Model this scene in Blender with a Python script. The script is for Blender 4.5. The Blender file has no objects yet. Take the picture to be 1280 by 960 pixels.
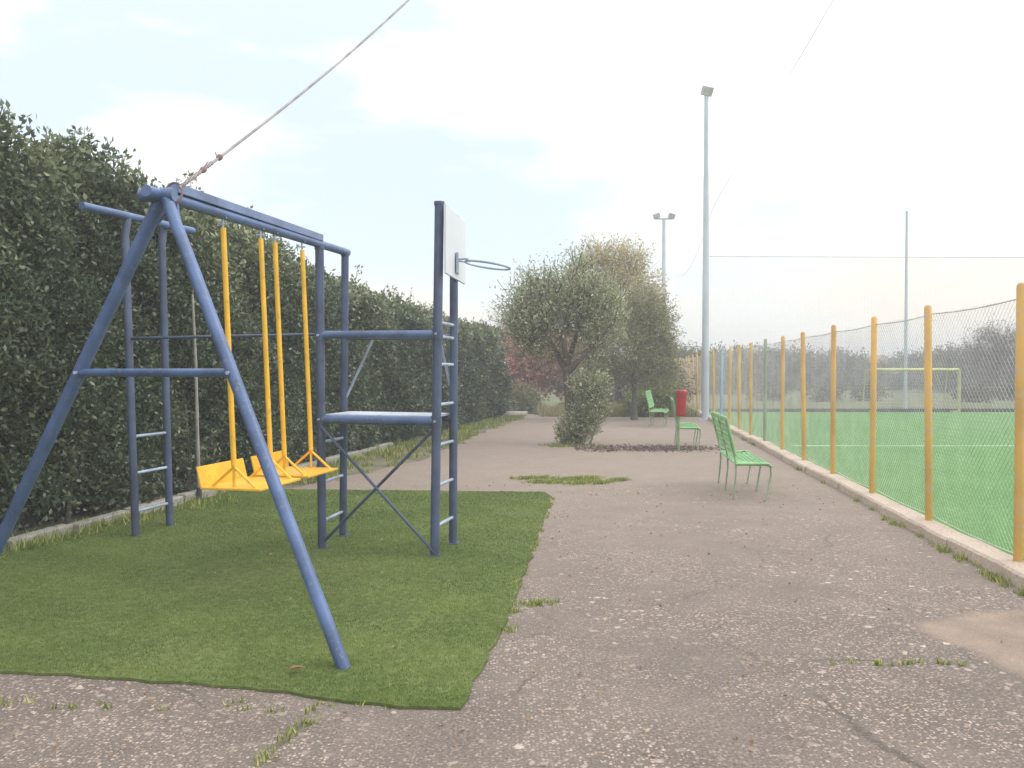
import bpy, math, random
import numpy as np
from mathutils import Vector, Matrix
R = math.radians
rng = np.random.default_rng(7)
random.seed(7)
SC = bpy.context.scene
COL = SC.collection

# ------------------------------------------------------------------ camera
CAMZ = 1.6
cd = bpy.data.cameras.new('camera'); cam = bpy.data.objects.new('camera', cd); COL.objects.link(cam)
cam.location = (0, 0, CAMZ); cam.rotation_euler = (R(90 - 0.873), 0, 0)
cd.sensor_width = 36; cd.lens = 36 * 1050 / 1280; cd.clip_end = 3000; cd.clip_start = 0.05
SC.camera = cam

# ------------------------------------------------------------------ sky and sun
SUN_EL, SUN_AZ = 45.0, 95.0            # azimuth from +Y towards +X
w = bpy.data.worlds.new('World'); SC.world = w; w.use_nodes = True
nt = w.node_tree; nt.nodes.clear()
out = nt.nodes.new('ShaderNodeOutputWorld')
sky = nt.nodes.new('ShaderNodeTexSky'); sky.sky_type = 'NISHITA'; sky.sun_disc = False
sky.sun_elevation = R(SUN_EL); sky.sun_rotation = R(SUN_AZ); sky.dust_density = 0.6; sky.ozone_density = 2.0
bg_sky = nt.nodes.new('ShaderNodeBackground'); bg_sky.inputs['Strength'].default_value = 0.14
nt.links.new(sky.outputs[0], bg_sky.inputs['Color'])
tc = nt.nodes.new('ShaderNodeTexCoord'); mp = nt.nodes.new('ShaderNodeMapping')
mp.inputs['Scale'].default_value = (1.6, 1.6, 5.0); mp.inputs['Location'].default_value = (0.35, 0.1, 0.55)
nt.links.new(tc.outputs['Generated'], mp.inputs['Vector'])
nz = nt.nodes.new('ShaderNodeTexNoise'); nz.inputs['Scale'].default_value = 1.7; nz.inputs['Detail'].default_value = 5
nz.inputs['Roughness'].default_value = 0.5
nt.links.new(mp.outputs[0], nz.inputs['Vector'])
cr = nt.nodes.new('ShaderNodeValToRGB')
cr.color_ramp.elements[0].position = 0.40; cr.color_ramp.elements[0].color = (0.36, 0.36, 0.36, 1)
cr.color_ramp.elements[1].position = 0.62; cr.color_ramp.elements[1].color = (1, 1, 1, 1)
nt.links.new(nz.outputs['Fac'], cr.inputs['Fac'])
# cloud layer: white, warmer and a little dimmer low down
sep = nt.nodes.new('ShaderNodeSeparateXYZ'); nt.links.new(tc.outputs['Generated'], sep.inputs[0])
hr = nt.nodes.new('ShaderNodeValToRGB')
hr.color_ramp.elements[0].position = 0.0; hr.color_ramp.elements[0].color = (0.46, 0.365, 0.275, 1)
hr.color_ramp.elements[1].position = 0.75; hr.color_ramp.elements[1].color = (1.0, 1.0, 1.0, 1)
_e = hr.color_ramp.elements.new(0.14); _e.color = (0.46, 0.425, 0.375, 1)
_e = hr.color_ramp.elements.new(0.34); _e.color = (0.62, 0.625, 0.63, 1)
nt.links.new(sep.outputs['Z'], hr.inputs['Fac'])
bg_cl = nt.nodes.new('ShaderNodeBackground'); bg_cl.inputs['Strength'].default_value = 1.75
nt.links.new(hr.outputs[0], bg_cl.inputs['Color'])
mx = nt.nodes.new('ShaderNodeMixShader')
nt.links.new(cr.outputs[0], mx.inputs[0]); nt.links.new(bg_sky.outputs[0], mx.inputs[1]); nt.links.new(bg_cl.outputs[0], mx.inputs[2])
nt.links.new(mx.outputs[0], out.inputs['Surface'])
sd = bpy.data.lights.new('sun', 'SUN'); sun = bpy.data.objects.new('sun', sd); COL.objects.link(sun)
sd.energy = 0.9; sd.angle = R(38); sd.color = (1.0, 0.95, 0.88)
_d = Vector((math.sin(R(SUN_AZ)) * math.cos(R(SUN_EL)), math.cos(R(SUN_AZ)) * math.cos(R(SUN_EL)), math.sin(R(SUN_EL))))
sun.rotation_euler = _d.to_track_quat('Z', 'Y').to_euler(); sun.location = _d * 60
SC.view_settings.view_transform = 'Standard'; SC.view_settings.look = 'None'
SC.view_settings.exposure = 0.74; SC.view_settings.gamma = 1.0
try: SC.view_settings.use_curve_mapping = False
except Exception: pass
SC.cycles.max_bounces = 6; SC.cycles.diffuse_bounces = 3; SC.cycles.transparent_max_bounces = 6

# ------------------------------------------------------------------ materials
def new_mat(name):
    m = bpy.data.materials.new(name); m.use_nodes = True
    t = m.node_tree; b = t.nodes['Principled BSDF']
    return m, t, b
def node(t, kind, **kw):
    n = t.nodes.new(kind)
    for k, v in kw.items():
        if k in n.inputs: n.inputs[k].default_value = v
        else: setattr(n, k, v)
    return n
def ramp(t, src, stops):
    n = t.nodes.new('ShaderNodeValToRGB'); e = n.color_ramp.elements
    while len(e) < len(stops): e.new(0.5)
    for el, (p, c) in zip(e, stops): el.position = p; el.color = (*c, 1) if len(c) == 3 else c
    t.links.new(src, n.inputs['Fac']); return n.outputs['Color']
def mixc(t, fac, a, b, mode='MIX'):
    n = t.nodes.new('ShaderNodeMix'); n.data_type = 'RGBA'; n.blend_type = mode
    for s, v in ((n.inputs[0], fac), (n.inputs[6], a), (n.inputs[7], b)):
        if hasattr(v, 'is_linked') or hasattr(v, 'links'): t.links.new(v, s)
        elif isinstance(v, tuple): s.default_value = (*v, 1)
        else: s.default_value = v
    return n.outputs[2]
def obj_co(t): return t.nodes.new('ShaderNodeNewGeometry').outputs['Position']
def noise(t, co, scale, detail=4, rough=0.55):
    n = node(t, 'ShaderNodeTexNoise', Scale=scale, Detail=detail, Roughness=rough)
    t.links.new(co, n.inputs['Vector']); return n.outputs['Fac']
def bump(t, b, h, strength, dist):
    n = node(t, 'ShaderNodeBump', Strength=strength, Distance=dist)
    t.links.new(h, n.inputs['Height']); t.links.new(n.outputs[0], b.inputs['Normal'])

def painted(name, base, wear, rough=0.42, scale=9, lo=0.57, hi=0.72, tone=0.25):
    """paint with tonal patches, chips and rust/wear spots"""
    m, t, b = new_mat(name); co = t.nodes.new('ShaderNodeTexCoord').outputs['Object']
    n1 = noise(t, co, scale * 0.4, 3); n2 = noise(t, co, scale * 4, 6, 0.7)
    dark = tuple(c * (1 - tone) for c in base); lite = tuple(min(1, c * (1 + tone)) for c in base)
    c1 = ramp(t, n1, [(0.35, dark), (0.65, lite)])
    f = ramp(t, n2, [(lo, (0, 0, 0)), (hi, (1, 1, 1))])
    t.links.new(mixc(t, f, c1, wear), b.inputs['Base Color'])
    b.inputs['Roughness'].default_value = rough
    bump(t, b, n2, 0.15, 0.01)
    return m
def leafy(name, stops, rough=0.5, trans=0.3, spec=0.5):
    m, t, b = new_mat(name)
    a = t.nodes.new('ShaderNodeAttribute'); a.attribute_name = 'rnd'
    c = ramp(t, a.outputs['Fac'], stops)
    t.links.new(c, b.inputs['Base Color']); b.inputs['Roughness'].default_value = rough
    b.inputs['Specular IOR Level'].default_value = spec
    tr = t.nodes.new('ShaderNodeBsdfTranslucent'); t.links.new(c, tr.inputs['Color'])
    ms = t.nodes.new('ShaderNodeMixShader'); ms.inputs[0].default_value = trans
    t.links.new(b.outputs[0], ms.inputs[1]); t.links.new(tr.outputs[0], ms.inputs[2])
    t.links.new(ms.outputs[0], t.nodes['Material Output'].inputs['Surface'])
    return m

M = {}
M['blue'] = painted('blue_paint', (0.080, 0.13, 0.255), (0.16, 0.19, 0.25), 0.38, lo=0.56, hi=0.66)
M['blue_pale'] = painted('lighter_blue_paint', (0.15, 0.20, 0.34), (0.2, 0.2, 0.24), 0.4, lo=0.55, hi=0.68)  # paler tone of the frame blue, for the beam stiffener only
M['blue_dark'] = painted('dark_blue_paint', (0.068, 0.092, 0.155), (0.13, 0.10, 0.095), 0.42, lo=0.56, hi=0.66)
M['rung'] = painted('worn_steel', (0.36, 0.42, 0.52), (0.12, 0.18, 0.32), 0.4)
M['platform'] = painted('platform_sheet', (0.50, 0.53, 0.58), (0.25, 0.26, 0.28), 0.5, 4)
M['yellow'] = painted('yellow_paint', (0.80, 0.455, 0.035), (0.52, 0.26, 0.05), 0.4, lo=0.57, hi=0.7, tone=0.12)
M['white'] = painted('white_board', (0.66, 0.68, 0.70), (0.52, 0.53, 0.54), 0.5, 3, 0.6, 0.8, 0.06)
M['post'] = painted('faded_yellow_paint', (0.58, 0.34, 0.075), (0.46, 0.35, 0.23), 0.5, 3, 0.5, 0.7, 0.18)
M['post_grey'] = painted('grey_green_paint', (0.32, 0.36, 0.24), (0.45, 0.36, 0.2), 0.5, 3)
M['post_blue'] = painted('pale_blue_paint', (0.28, 0.42, 0.50), (0.3, 0.3, 0.3), 0.5, 3)
M['pole'] = painted('grey_blue_pole', (0.48, 0.52, 0.55), (0.33, 0.34, 0.35), 0.4, 2, 0.6, 0.8, 0.1)
M['lamp'] = painted('lamp_grey', (0.5, 0.5, 0.5), (0.3, 0.3, 0.3), 0.4)
M['wire'] = painted('galvanised_wire', (0.56, 0.55, 0.50), (0.42, 0.38, 0.33), 0.5)
M['net'] = painted('net_cord', (0.55, 0.57, 0.55), (0.45, 0.45, 0.42), 0.8)
M['rope'] = painted('grey_rope', (0.34, 0.31, 0.30), (0.22, 0.2, 0.2), 0.9, 12)
M['rust'] = painted('red_brown_cord', (0.22, 0.13, 0.12), (0.12, 0.08, 0.08), 0.9, 12)
M['green'] = painted('green_bench_paint', (0.27, 0.54, 0.23), (0.50, 0.62, 0.42), 0.4, 8, 0.6, 0.8, 0.15)
M['green_leg'] = painted('dull_green_paint', (0.26, 0.36, 0.21), (0.30, 0.24, 0.16), 0.5, 8)
M['red'] = painted('red_paint', (0.36, 0.025, 0.03), (0.25, 0.05, 0.05), 0.4, 6)
M['goal'] = painted('yellow_goal_paint', (0.50, 0.48, 0.20), (0.45, 0.4, 0.2), 0.5, 4)
M['bark'] = painted('bark', (0.10, 0.085, 0.065), (0.18, 0.16, 0.13), 0.95, 8, 0.45, 0.65)
M['stake'] = painted('weathered_wood', (0.30, 0.28, 0.24), (0.18, 0.16, 0.13), 0.95, 8)
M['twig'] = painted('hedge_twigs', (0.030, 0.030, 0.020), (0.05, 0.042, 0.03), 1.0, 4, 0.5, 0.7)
M['house'] = painted('pale_render', (0.62, 0.54, 0.46), (0.5, 0.44, 0.38), 0.9, 1)
M['roof'] = painted('roof_tiles', (0.36, 0.20, 0.14), (0.28, 0.18, 0.14), 0.9, 3)
M['dark'] = painted('dark_opening', (0.05, 0.05, 0.055), (0.07, 0.07, 0.07), 0.5, 3)
M['line'] = painted('faded_line_paint', (0.42, 0.60, 0.40), (0.3, 0.5, 0.3), 0.8, 3)
M['stone'] = painted('pale_stone', (0.55, 0.52, 0.47), (0.4, 0.38, 0.34), 0.9, 6)
M['deadleaf'] = leafy('dead_leaf', [(0, (0.30, 0.17, 0.08)), (1, (0.48, 0.34, 0.2))], 0.7, 0.2)
M['hedge'] = leafy('hedge_leaf', [(0, (0.063, 0.092, 0.044)), (0.55, (0.123, 0.159, 0.083)), (0.85, (0.209, 0.242, 0.122)), (1, (0.416, 0.409, 0.218))], 0.36, 0.3)
M['hedge_top'] = leafy('young_hedge_leaf', [(0, (0.096, 0.12, 0.04)), (0.6, (0.176, 0.208, 0.072)), (1, (0.32, 0.32, 0.16))], 0.45, 0.4)
M['olive'] = leafy('olive_leaf', [(0, (0.208, 0.225, 0.116)), (0.6, (0.381, 0.399, 0.222)), (1, (0.76, 0.766, 0.499))], 0.55, 0.25)
M['darktree'] = leafy('dark_leaf', [(0, (0.166, 0.17, 0.083)), (0.7, (0.311, 0.293, 0.131)), (1, (0.526, 0.47, 0.219))], 0.6, 0.2)
M['yellowtree'] = leafy('yellowing_leaf', [(0, (0.298, 0.248, 0.124)), (0.5, (0.645, 0.521, 0.248)), (1, (0.496, 0.546, 0.298))], 0.6, 0.35)
M['redleaf'] = leafy('red_autumn_leaf', [(0, (0.345, 0.204, 0.143)), (0.5, (0.575, 0.312, 0.22)), (0.8, (0.667, 0.36, 0.253)), (1, (0.632, 0.504, 0.352))], 0.7, 0.4)
M['farleaf'] = leafy('distant_leaf', [(0, (0.116, 0.112, 0.077)), (0.6, (0.191, 0.17, 0.12)), (1, (0.297, 0.251, 0.183))], 0.8, 0.15)
M['olivegreen'] = leafy('olive_green_leaf', [(0, (0.12, 0.125, 0.05)), (0.6, (0.20, 0.20, 0.085)), (1, (0.28, 0.27, 0.13))], 0.8, 0.3)
M['bareleaf'] = leafy('bare_twig_leaf', [(0, (0.168, 0.12, 0.102)), (1, (0.3, 0.228, 0.204))], 0.8, 0.2)
M['weed'] = leafy('weed_leaf', [(0, (0.122, 0.167, 0.037)), (0.6, (0.265, 0.332, 0.068)), (0.9, (0.51, 0.508, 0.136)), (1, (0.734, 0.547, 0.238))], 0.6, 0.35)
M['brush'] = leafy('dry_brush_leaf', [(0, (0.175, 0.193, 0.079)), (0.6, (0.35, 0.333, 0.158)), (1, (0.63, 0.42, 0.227))], 0.7, 0.3)
M['turf_blade'] = leafy('turf_blade', [(0, (0.099, 0.151, 0.03)), (0.6, (0.173, 0.247, 0.048)), (1, (0.335, 0.379, 0.109))], 0.55, 0.25, 0.3)
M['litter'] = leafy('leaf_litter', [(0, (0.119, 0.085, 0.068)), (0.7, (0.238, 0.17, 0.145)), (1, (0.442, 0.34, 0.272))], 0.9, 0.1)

def path_mat():
    m, t, b = new_mat('worn_asphalt'); co = obj_co(t)
    big = noise(t, co, 0.35, 5, 0.6); mid = noise(t, co, 2.2, 6, 0.65); fine = noise(t, co, 70, 4, 0.7)
    base = ramp(t, big, [(0.33, (0.080, 0.065, 0.055)), (0.5, (0.145, 0.118, 0.101)), (0.66, (0.26, 0.211, 0.178))])
    base = mixc(t, 0.55, base, ramp(t, mid, [(0.3, (0.065, 0.055, 0.05)), (0.5, (0.145, 0.122, 0.108)), (0.72, (0.27, 0.225, 0.195))]))
    base = mixc(t, 0.6, base, ramp(t, fine, [(0.3, (0.045, 0.038, 0.034)), (0.5, (0.165, 0.138, 0.122)), (0.7, (0.34, 0.285, 0.25))]))
    # exposed aggregate: small chips everywhere and larger pale flat stones
    def stones(scale, cut, size, dens_scale, lo):
        dn = node(t, 'ShaderNodeTexNoise', Scale=scale * 1.7, Detail=3.0); t.links.new(co, dn.inputs['Vector'])
        add = t.nodes.new('ShaderNodeVectorMath'); add.operation = 'MULTIPLY_ADD'
        t.links.new(dn.outputs['Color'], add.inputs[0]); add.inputs[1].default_value = (0.9 / scale,) * 3; t.links.new(co, add.inputs[2])
        v = node(t, 'ShaderNodeTexVoronoi', Scale=scale); v.voronoi_dimensions = '2D'; t.links.new(add.outputs[0], v.inputs['Vector'])
        s = t.nodes.new('ShaderNodeSeparateColor'); t.links.new(v.outputs['Color'], s.inputs[0])
        pick = ramp(t, s.outputs[0], [(cut, (0, 0, 0)), (cut + 0.02, (1, 1, 1))])
        mm_ = t.nodes.new('ShaderNodeMath'); mm_.operation = 'MULTIPLY_ADD'; t.links.new(s.outputs[2], mm_.inputs[0]); mm_.inputs[1].default_value = 1.1; mm_.inputs[2].default_value = 0.35
        dv = t.nodes.new('ShaderNodeMath'); dv.operation = 'DIVIDE'; t.links.new(v.outputs['Distance'], dv.inputs[0]); t.links.new(mm_.outputs[0], dv.inputs[1])
        disc = ramp(t, dv.outputs[0], [(size, (1, 1, 1)), (size + 0.14, (0, 0, 0))])
        area = ramp(t, noise(t, co, dens_scale, 3), [(lo, (0.12, 0.12, 0.12)), (lo + 0.22, (0.9, 0.9, 0.9))])
        return mixc(t, 1.0, mixc(t, 1.0, pick, disc, 'MULTIPLY'), area, 'MULTIPLY'), s.outputs[1]
    f1, h1 = stones(58, 0.56, 0.30, 0.8, 0.36)
    base = mixc(t, f1, base, ramp(t, h1, [(0, (0.28, 0.23, 0.20)), (0.5, (0.42, 0.33, 0.28)), (1, (0.56, 0.46, 0.40))]))
    f2, h2 = stones(19, 0.86, 0.24, 0.5, 0.40)
    base = mixc(t, f2, base, ramp(t, h2, [(0, (0.32, 0.26, 0.22)), (0.6, (0.47, 0.39, 0.34)), (1, (0.62, 0.56, 0.50))]))
    # cracks
    cv = node(t, 'ShaderNodeTexVoronoi', Scale=0.55); cv.voronoi_dimensions = '2D'; cv.feature = 'DISTANCE_TO_EDGE'
    dn = node(t, 'ShaderNodeTexNoise', Scale=1.5, Detail=5.0); t.links.new(co, dn.inputs['Vector'])
    add = t.nodes.new('ShaderNodeVectorMath'); add.operation = 'MULTIPLY_ADD'
    t.links.new(dn.outputs['Color'], add.inputs[0]); add.inputs[1].default_value = (0.7,) * 3; t.links.new(co, add.inputs[2])
    t.links.new(add.outputs[0], cv.inputs['Vector'])
    cf = ramp(t, cv.outputs['Distance'], [(0.003, (0.65, 0.65, 0.65)), (0.012, (0, 0, 0))])
    cgap = ramp(t, noise(t, co, 0.9, 2), [(0.5, (0, 0, 0)), (0.6, (1, 1, 1))])
    base = mixc(t, mixc(t, 1.0, cf, cgap, 'MULTIPLY'), base, (0.07, 0.06, 0.05))
    # beyond the worn aggregate the path is smoother, dusty and paler
    sp = t.nodes.new('ShaderNodeSeparateXYZ'); t.links.new(co, sp.inputs[0])
    mr = node(t, 'ShaderNodeMapRange'); mr.inputs[1].default_value = 4.5; mr.inputs[2].default_value = 13; t.links.new(sp.outputs['Y'], mr.inputs[0])
    dust = mixc(t, mid, (0.25, 0.20, 0.168), (0.345, 0.28, 0.234))
    fd = mixc(t, 1.0, mr.outputs[0], (0.66, 0.66, 0.66), 'MULTIPLY')
    base = mixc(t, fd, base, dust)
    # old smooth cement repair by the fence, feathered into the asphalt
    vs = t.nodes.new('ShaderNodeVectorMath'); vs.operation = 'SUBTRACT'; t.links.new(co, vs.inputs[0]); vs.inputs[1].default_value = (3.42, 4.88, 0)
    vq = t.nodes.new('ShaderNodeVectorMath'); vq.operation = 'MULTIPLY'; t.links.new(vs.outputs[0], vq.inputs[0]); vq.inputs[1].default_value = (1.12, 1.35, 0)
    vl = t.nodes.new('ShaderNodeVectorMath'); vl.operation = 'LENGTH'; t.links.new(vq.outputs[0], vl.inputs[0])
    nd = t.nodes.new('ShaderNodeMath'); nd.operation = 'MULTIPLY_ADD'; t.links.new(noise(t, co, 1.6, 6, 0.6), nd.inputs[0]); nd.inputs[1].default_value = 0.75; t.links.new(vl.outputs['Value'], nd.inputs[2])
    fc = ramp(t, nd.outputs[0], [(1.26 / 2, (0.85, 0.85, 0.85)), (1.42 / 2, (0, 0, 0))])
    t.nodes[-1].name = 'cement_mask'
    hf = t.nodes.new('ShaderNodeMath'); hf.operation = 'MULTIPLY'; t.links.new(nd.outputs[0], hf.inputs[0]); hf.inputs[1].default_value = 0.5
    t.links.new(hf.outputs[0], fc.node.inputs['Fac'])
    cem = mixc(t, 0.35, ramp(t, mid, [(0.35, (0.21, 0.165, 0.135)), (0.55, (0.31, 0.24, 0.195)), (0.7, (0.42, 0.325, 0.26))]), ramp(t, fine, [(0.3, (0.16, 0.13, 0.11)), (0.7, (0.44, 0.35, 0.28))]))
    base = mixc(t, fc, base, cem)
    warm = t.nodes.new('ShaderNodeMix'); warm.data_type = 'RGBA'; warm.blend_type = 'MULTIPLY'; warm.inputs[0].default_value = 1.0; warm.inputs[7].default_value = (1.07, 1.045, 0.975, 1); t.links.new(base, warm.inputs[6]); base = warm.outputs[2]
    t.links.new(base, b.inputs['Base Color']); b.inputs['Roughness'].default_value = 0.9
    b.inputs['Specular IOR Level'].default_value = 0.25
    hh = mixc(t, 0.5, fine, f1); bump(t, b, hh, 0.6, 0.012)
    return m
M['path'] = path_mat()
def soil_mat(name, a, c, d, s=0.6):
    m, t, b = new_mat(name); co = obj_co(t)
    n1 = noise(t, co, s, 6, 0.65); n2 = noise(t, co, s * 22, 5, 0.7)
    base = mixc(t, 0.5, ramp(t, n1, [(0.35, a), (0.5, c), (0.66, d)]), ramp(t, n2, [(0.3, tuple(x * 0.6 for x in a)), (0.5, c), (0.7, tuple(min(1, x * 1.3) for x in d))]))
    t.links.new(base, b.inputs['Base Color']); b.inputs['Roughness'].default_value = 0.95; b.inputs['Specular IOR Level'].default_value = 0.2
    bump(t, b, n2, 0.6, 0.02); return m
M['ground'] = soil_mat('field_grass', (0.085, 0.10, 0.05), (0.13, 0.145, 0.07), (0.20, 0.19, 0.10))
M['verge'] = soil_mat('hedge_verge_soil', (0.10, 0.085, 0.055), (0.16, 0.15, 0.085), (0.30, 0.26, 0.19), 1.2)
M['turf'] = soil_mat('turf_mat', (0.075, 0.10, 0.028), (0.11, 0.14, 0.040), (0.17, 0.195, 0.068), 0.8)
M['pitch'] = soil_mat('pitch_turf', (0.080, 0.20, 0.046), (0.10, 0.235, 0.060), (0.13, 0.265, 0.080), 0.5)
M['kerb'] = soil_mat('kerb_concrete', (0.40, 0.31, 0.23), (0.52, 0.42, 0.33), (0.60, 0.50, 0.40), 1.8)
M['kerb_grey'] = soil_mat('old_kerb_concrete', (0.22, 0.21, 0.17), (0.34, 0.32, 0.27), (0.44, 0.41, 0.36), 2.2)
M['concrete'] = soil_mat('smooth_concrete', (0.23, 0.18, 0.145), (0.31, 0.24, 0.195), (0.40, 0.31, 0.25), 1.0)

# ------------------------------------------------------------------ mesh helpers
def tag(o, label=None, cat=None, group=None, kind=None):
    if label: o['label'] = label
    if cat: o['category'] = cat
    if group: o['group'] = group
    if kind: o['kind'] = kind
    return o
def empty(name, loc=(0, 0, 0), rz=0.0):
    o = bpy.data.objects.new(name, None); COL.objects.link(o); o.location = loc; o.rotation_euler = (0, 0, rz); o.empty_display_size = 0.2
    return o
class MB:
    def __init__(s): s.v = []; s.f = []
    def poly(s, pts):
        n = len(s.v); s.v += [tuple(p) for p in pts]; s.f.append(list(range(n, n + len(pts)))); return s
    def box(s, lo, hi, mat=None):
        n = len(s.v); P = [Vector((x, y, z)) for x in (lo[0], hi[0]) for y in (lo[1], hi[1]) for z in (lo[2], hi[2])]
        if mat: P = [mat @ p for p in P]
        s.v += [tuple(p) for p in P]
        s.f += [[n + i for i in q] for q in ([0, 1, 3, 2], [4, 6, 7, 5], [0, 4, 5, 1], [2, 3, 7, 6], [0, 2, 6, 4], [1, 5, 7, 3])]; return s
    def tube(s, pts, r, sides=12, cap=True, closed=False):
        pts = [Vector(p) for p in pts]; rs = r if isinstance(r, (list, tuple)) else [r] * len(pts)
        n0 = len(s.v); K = len(pts); up = None
        for i, p in enumerate(pts):
            if closed: d = pts[(i + 1) % K] - pts[i - 1]
            else: d = pts[min(i + 1, K - 1)] - pts[max(i - 1, 0)]
            d.normalize()
            if up is None:
                up = Vector((0, 0, 1)) if abs(d.z) < 0.9 else Vector((1, 0, 0))
            x = d.cross(up); x.normalize(); y = x.cross(d); y.normalize(); up = y
            for k in range(sides):
                a = 2 * math.pi * k / sides
                s.v.append(tuple(p + x * (math.cos(a) * rs[i]) + y * (math.sin(a) * rs[i])))
        for i in range(K if closed else K - 1):
            a0 = n0 + i * sides; a1 = n0 + ((i + 1) % K) * sides
            for k in range(sides): s.f.append([a0 + k, a0 + (k + 1) % sides, a1 + (k + 1) % sides, a1 + k])
        if cap and not closed:
            s.f.append([n0 + k for k in range(sides)][::-1]); s.f.append([n0 + (K - 1) * sides + k for k in range(sides)])
        return s
    def bar(s, a, b, w, h, up=(0, 0, 1)):
        """rectangular bar from a to b, w wide, h tall (up direction)"""
        a = Vector(a); b = Vector(b); d = (b - a).normalized(); u = Vector(up); x = d.cross(u).normalized(); u = x.cross(d).normalized()
        n = len(s.v)
        for p in (a, b):
            for sx, sy in ((-1, -1), (1, -1), (1, 1), (-1, 1)): s.v.append(tuple(p + x * (sx * w / 2) + u * (sy * h / 2)))
        s.f += [[n + i for i in q] for q in ([0, 3, 2, 1], [4, 5, 6, 7], [0, 1, 5, 4], [1, 2, 6, 5], [2, 3, 7, 6], [3, 0, 4, 7])]; return s
    def build(s, name, mat, parent=None, smooth=True, bevel=0):
        me = bpy.data.meshes.new(name); me.from_pydata(s.v, [], s.f); me.update()
        me.materials.append(mat); o = bpy.data.objects.new(name, me); COL.objects.link(o)
        if parent is not None: o.parent = parent
        if smooth:
            me.polygons.foreach_set('use_smooth', [True] * len(me.polygons))
            try: me.set_sharp_from_angle(angle=R(40))
            except Exception: pass
        if bevel:
            md = o.modifiers.new('bevel', 'BEVEL'); md.width = bevel; md.segments = 2; md.limit_method = 'ANGLE'
        return o
def np_mesh(name, V, F, mat, parent=None, rnd=None, mats=None, mat_idx=None):
    """V (n,3), F (m,k) equal-sized faces"""
    me = bpy.data.meshes.new(name); m, k = F.shape
    me.vertices.add(len(V)); me.vertices.foreach_set('co', V.astype(np.float32).ravel())
    me.loops.add(m * k); me.loops.foreach_set('vertex_index', F.astype(np.int32).ravel())
    me.polygons.add(m); me.polygons.foreach_set('loop_start', np.arange(0, m * k, k, dtype=np.int32))
    me.polygons.foreach_set('loop_total', np.full(m, k, dtype=np.int32))
    me.materials.append(mat)
    if mats:
        for x in mats: me.materials.append(x)
        me.polygons.foreach_set('material_index', mat_idx.astype(np.int32))
    me.update(calc_edges=True); me.validate()
    if rnd is not None:
        a = me.attributes.new('rnd', 'FLOAT', 'POINT'); a.data.foreach_set('value', rnd.astype(np.float32))
    o = bpy.data.objects.new(name, me); COL.objects.link(o)
    if parent is not None: o.parent = parent
    return o
def unit(a): return a / np.maximum(np.linalg.norm(a, axis=1, keepdims=True), 1e-9)
def leaf_arrays(C, axis, L, W, roll=None):
    """rhombic, slightly folded leaves at C pointing along axis"""
    n = len(C); axis = unit(axis)
    q = unit(np.cross(axis, rng.normal(size=(n, 3)))); nn = np.cross(axis, q)
    L = np.broadcast_to(L, (n,))[:, None]; W = np.broadcast_to(W, (n,))[:, None]
    fold = nn * W * 0.22
    V = np.stack([C, C + axis * L * 0.45 + q * W * 0.5 + fold, C + axis * L, C + axis * L * 0.45 - q * W * 0.5 + fold], 1).reshape(-1, 3)
    F = np.arange(4 * n).reshape(n, 4)
    return V, F
def leaves(name, C, axis, L, W, mat, parent=None, rnd=None, mats=None, mat_idx=None):
    V, F = leaf_arrays(C, axis, L, W)
    r = np.repeat(rng.random(len(C)) if rnd is None else rnd, 4)
    return np_mesh(name, V, F, mat, parent, r, mats, mat_idx)
def blades(name, P, h, wdt, mat, parent=None, lean=0.5, tone=None):
    n = len(P); a = rng.random(n) * 2 * np.pi; d = np.stack([np.cos(a), np.sin(a), np.zeros(n)], 1)
    b = rng.random(n) * 2 * np.pi; ln = np.stack([np.cos(b), np.sin(b), np.zeros(n)], 1)
    h = np.broadcast_to(h, (n,))[:, None]; wdt = np.broadcast_to(wdt, (n,))[:, None]
    tip = P + ln * h * lean * rng.random((n, 1)) + np.array([0, 0, 1]) * h
    V = np.stack([P - d * wdt / 2, P + d * wdt / 2, tip], 1).reshape(-1, 3)
    return np_mesh(name, V, np.arange(3 * n).reshape(n, 3), mat, parent, np.repeat(rng.random(n) if tone is None else np.clip(tone, 0, 1), 3))
def prisms(name, A, B, r, mat, parent=None):
    """many thin straight three-sided wires A->B in one mesh"""
    n = len(A); d = unit(B - A); ref = np.where(np.abs(d[:, 2:3]) > 0.9, np.array([[1.0, 0, 0]]), np.array([[0, 0, 1.0]]))
    x = unit(np.cross(d, ref)); y = np.cross(x, d); V = []
    for P in (A, B):
        for k in range(3):
            a = 2 * math.pi * k / 3; V.append(P + r * (x * math.cos(a) + y * math.sin(a)))
    V = np.stack(V, 1).reshape(-1, 3); i = np.arange(n)[:, None] * 6
    F = np.concatenate([i + np.array([[0, 1, 4, 3]]), i + np.array([[1, 2, 5, 4]]), i + np.array([[2, 0, 3, 5]])])
    return np_mesh(name, V, F, mat, parent)
def smooth_noise(n, sc, seed):
    r = np.random.default_rng(seed); k = r.random(int(n * sc) + 4); x = np.linspace(0, len(k) - 2.001, n); i = x.astype(int); f = x - i; f = f * f * (3 - 2 * f)
    return k[i] * (1 - f) + k[i + 1] * f
def in_poly(P, poly):
    x, y = P[:, 0], P[:, 1]; c = np.zeros(len(P), bool); n = len(poly)
    for i in range(n):
        x1, y1 = poly[i]; x2, y2 = poly[(i + 1) % n]
        c ^= ((y1 > y) != (y2 > y)) & (x < (x2 - x1) * (y - y1) / (y2 - y1 + 1e-12) + x1)
    return c
def rough_edge(poly, step, amp, seed):
    r = np.random.default_rng(seed); o = []
    for i in range(len(poly)):
        a = np.array(poly[i]); b = np.array(poly[(i + 1) % len(poly)]); n = max(1, int(np.linalg.norm(b - a) / step))
        for k in range(n): o.append(tuple(a + (b - a) * k / n + r.normal(size=2) * amp))
    return o

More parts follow.
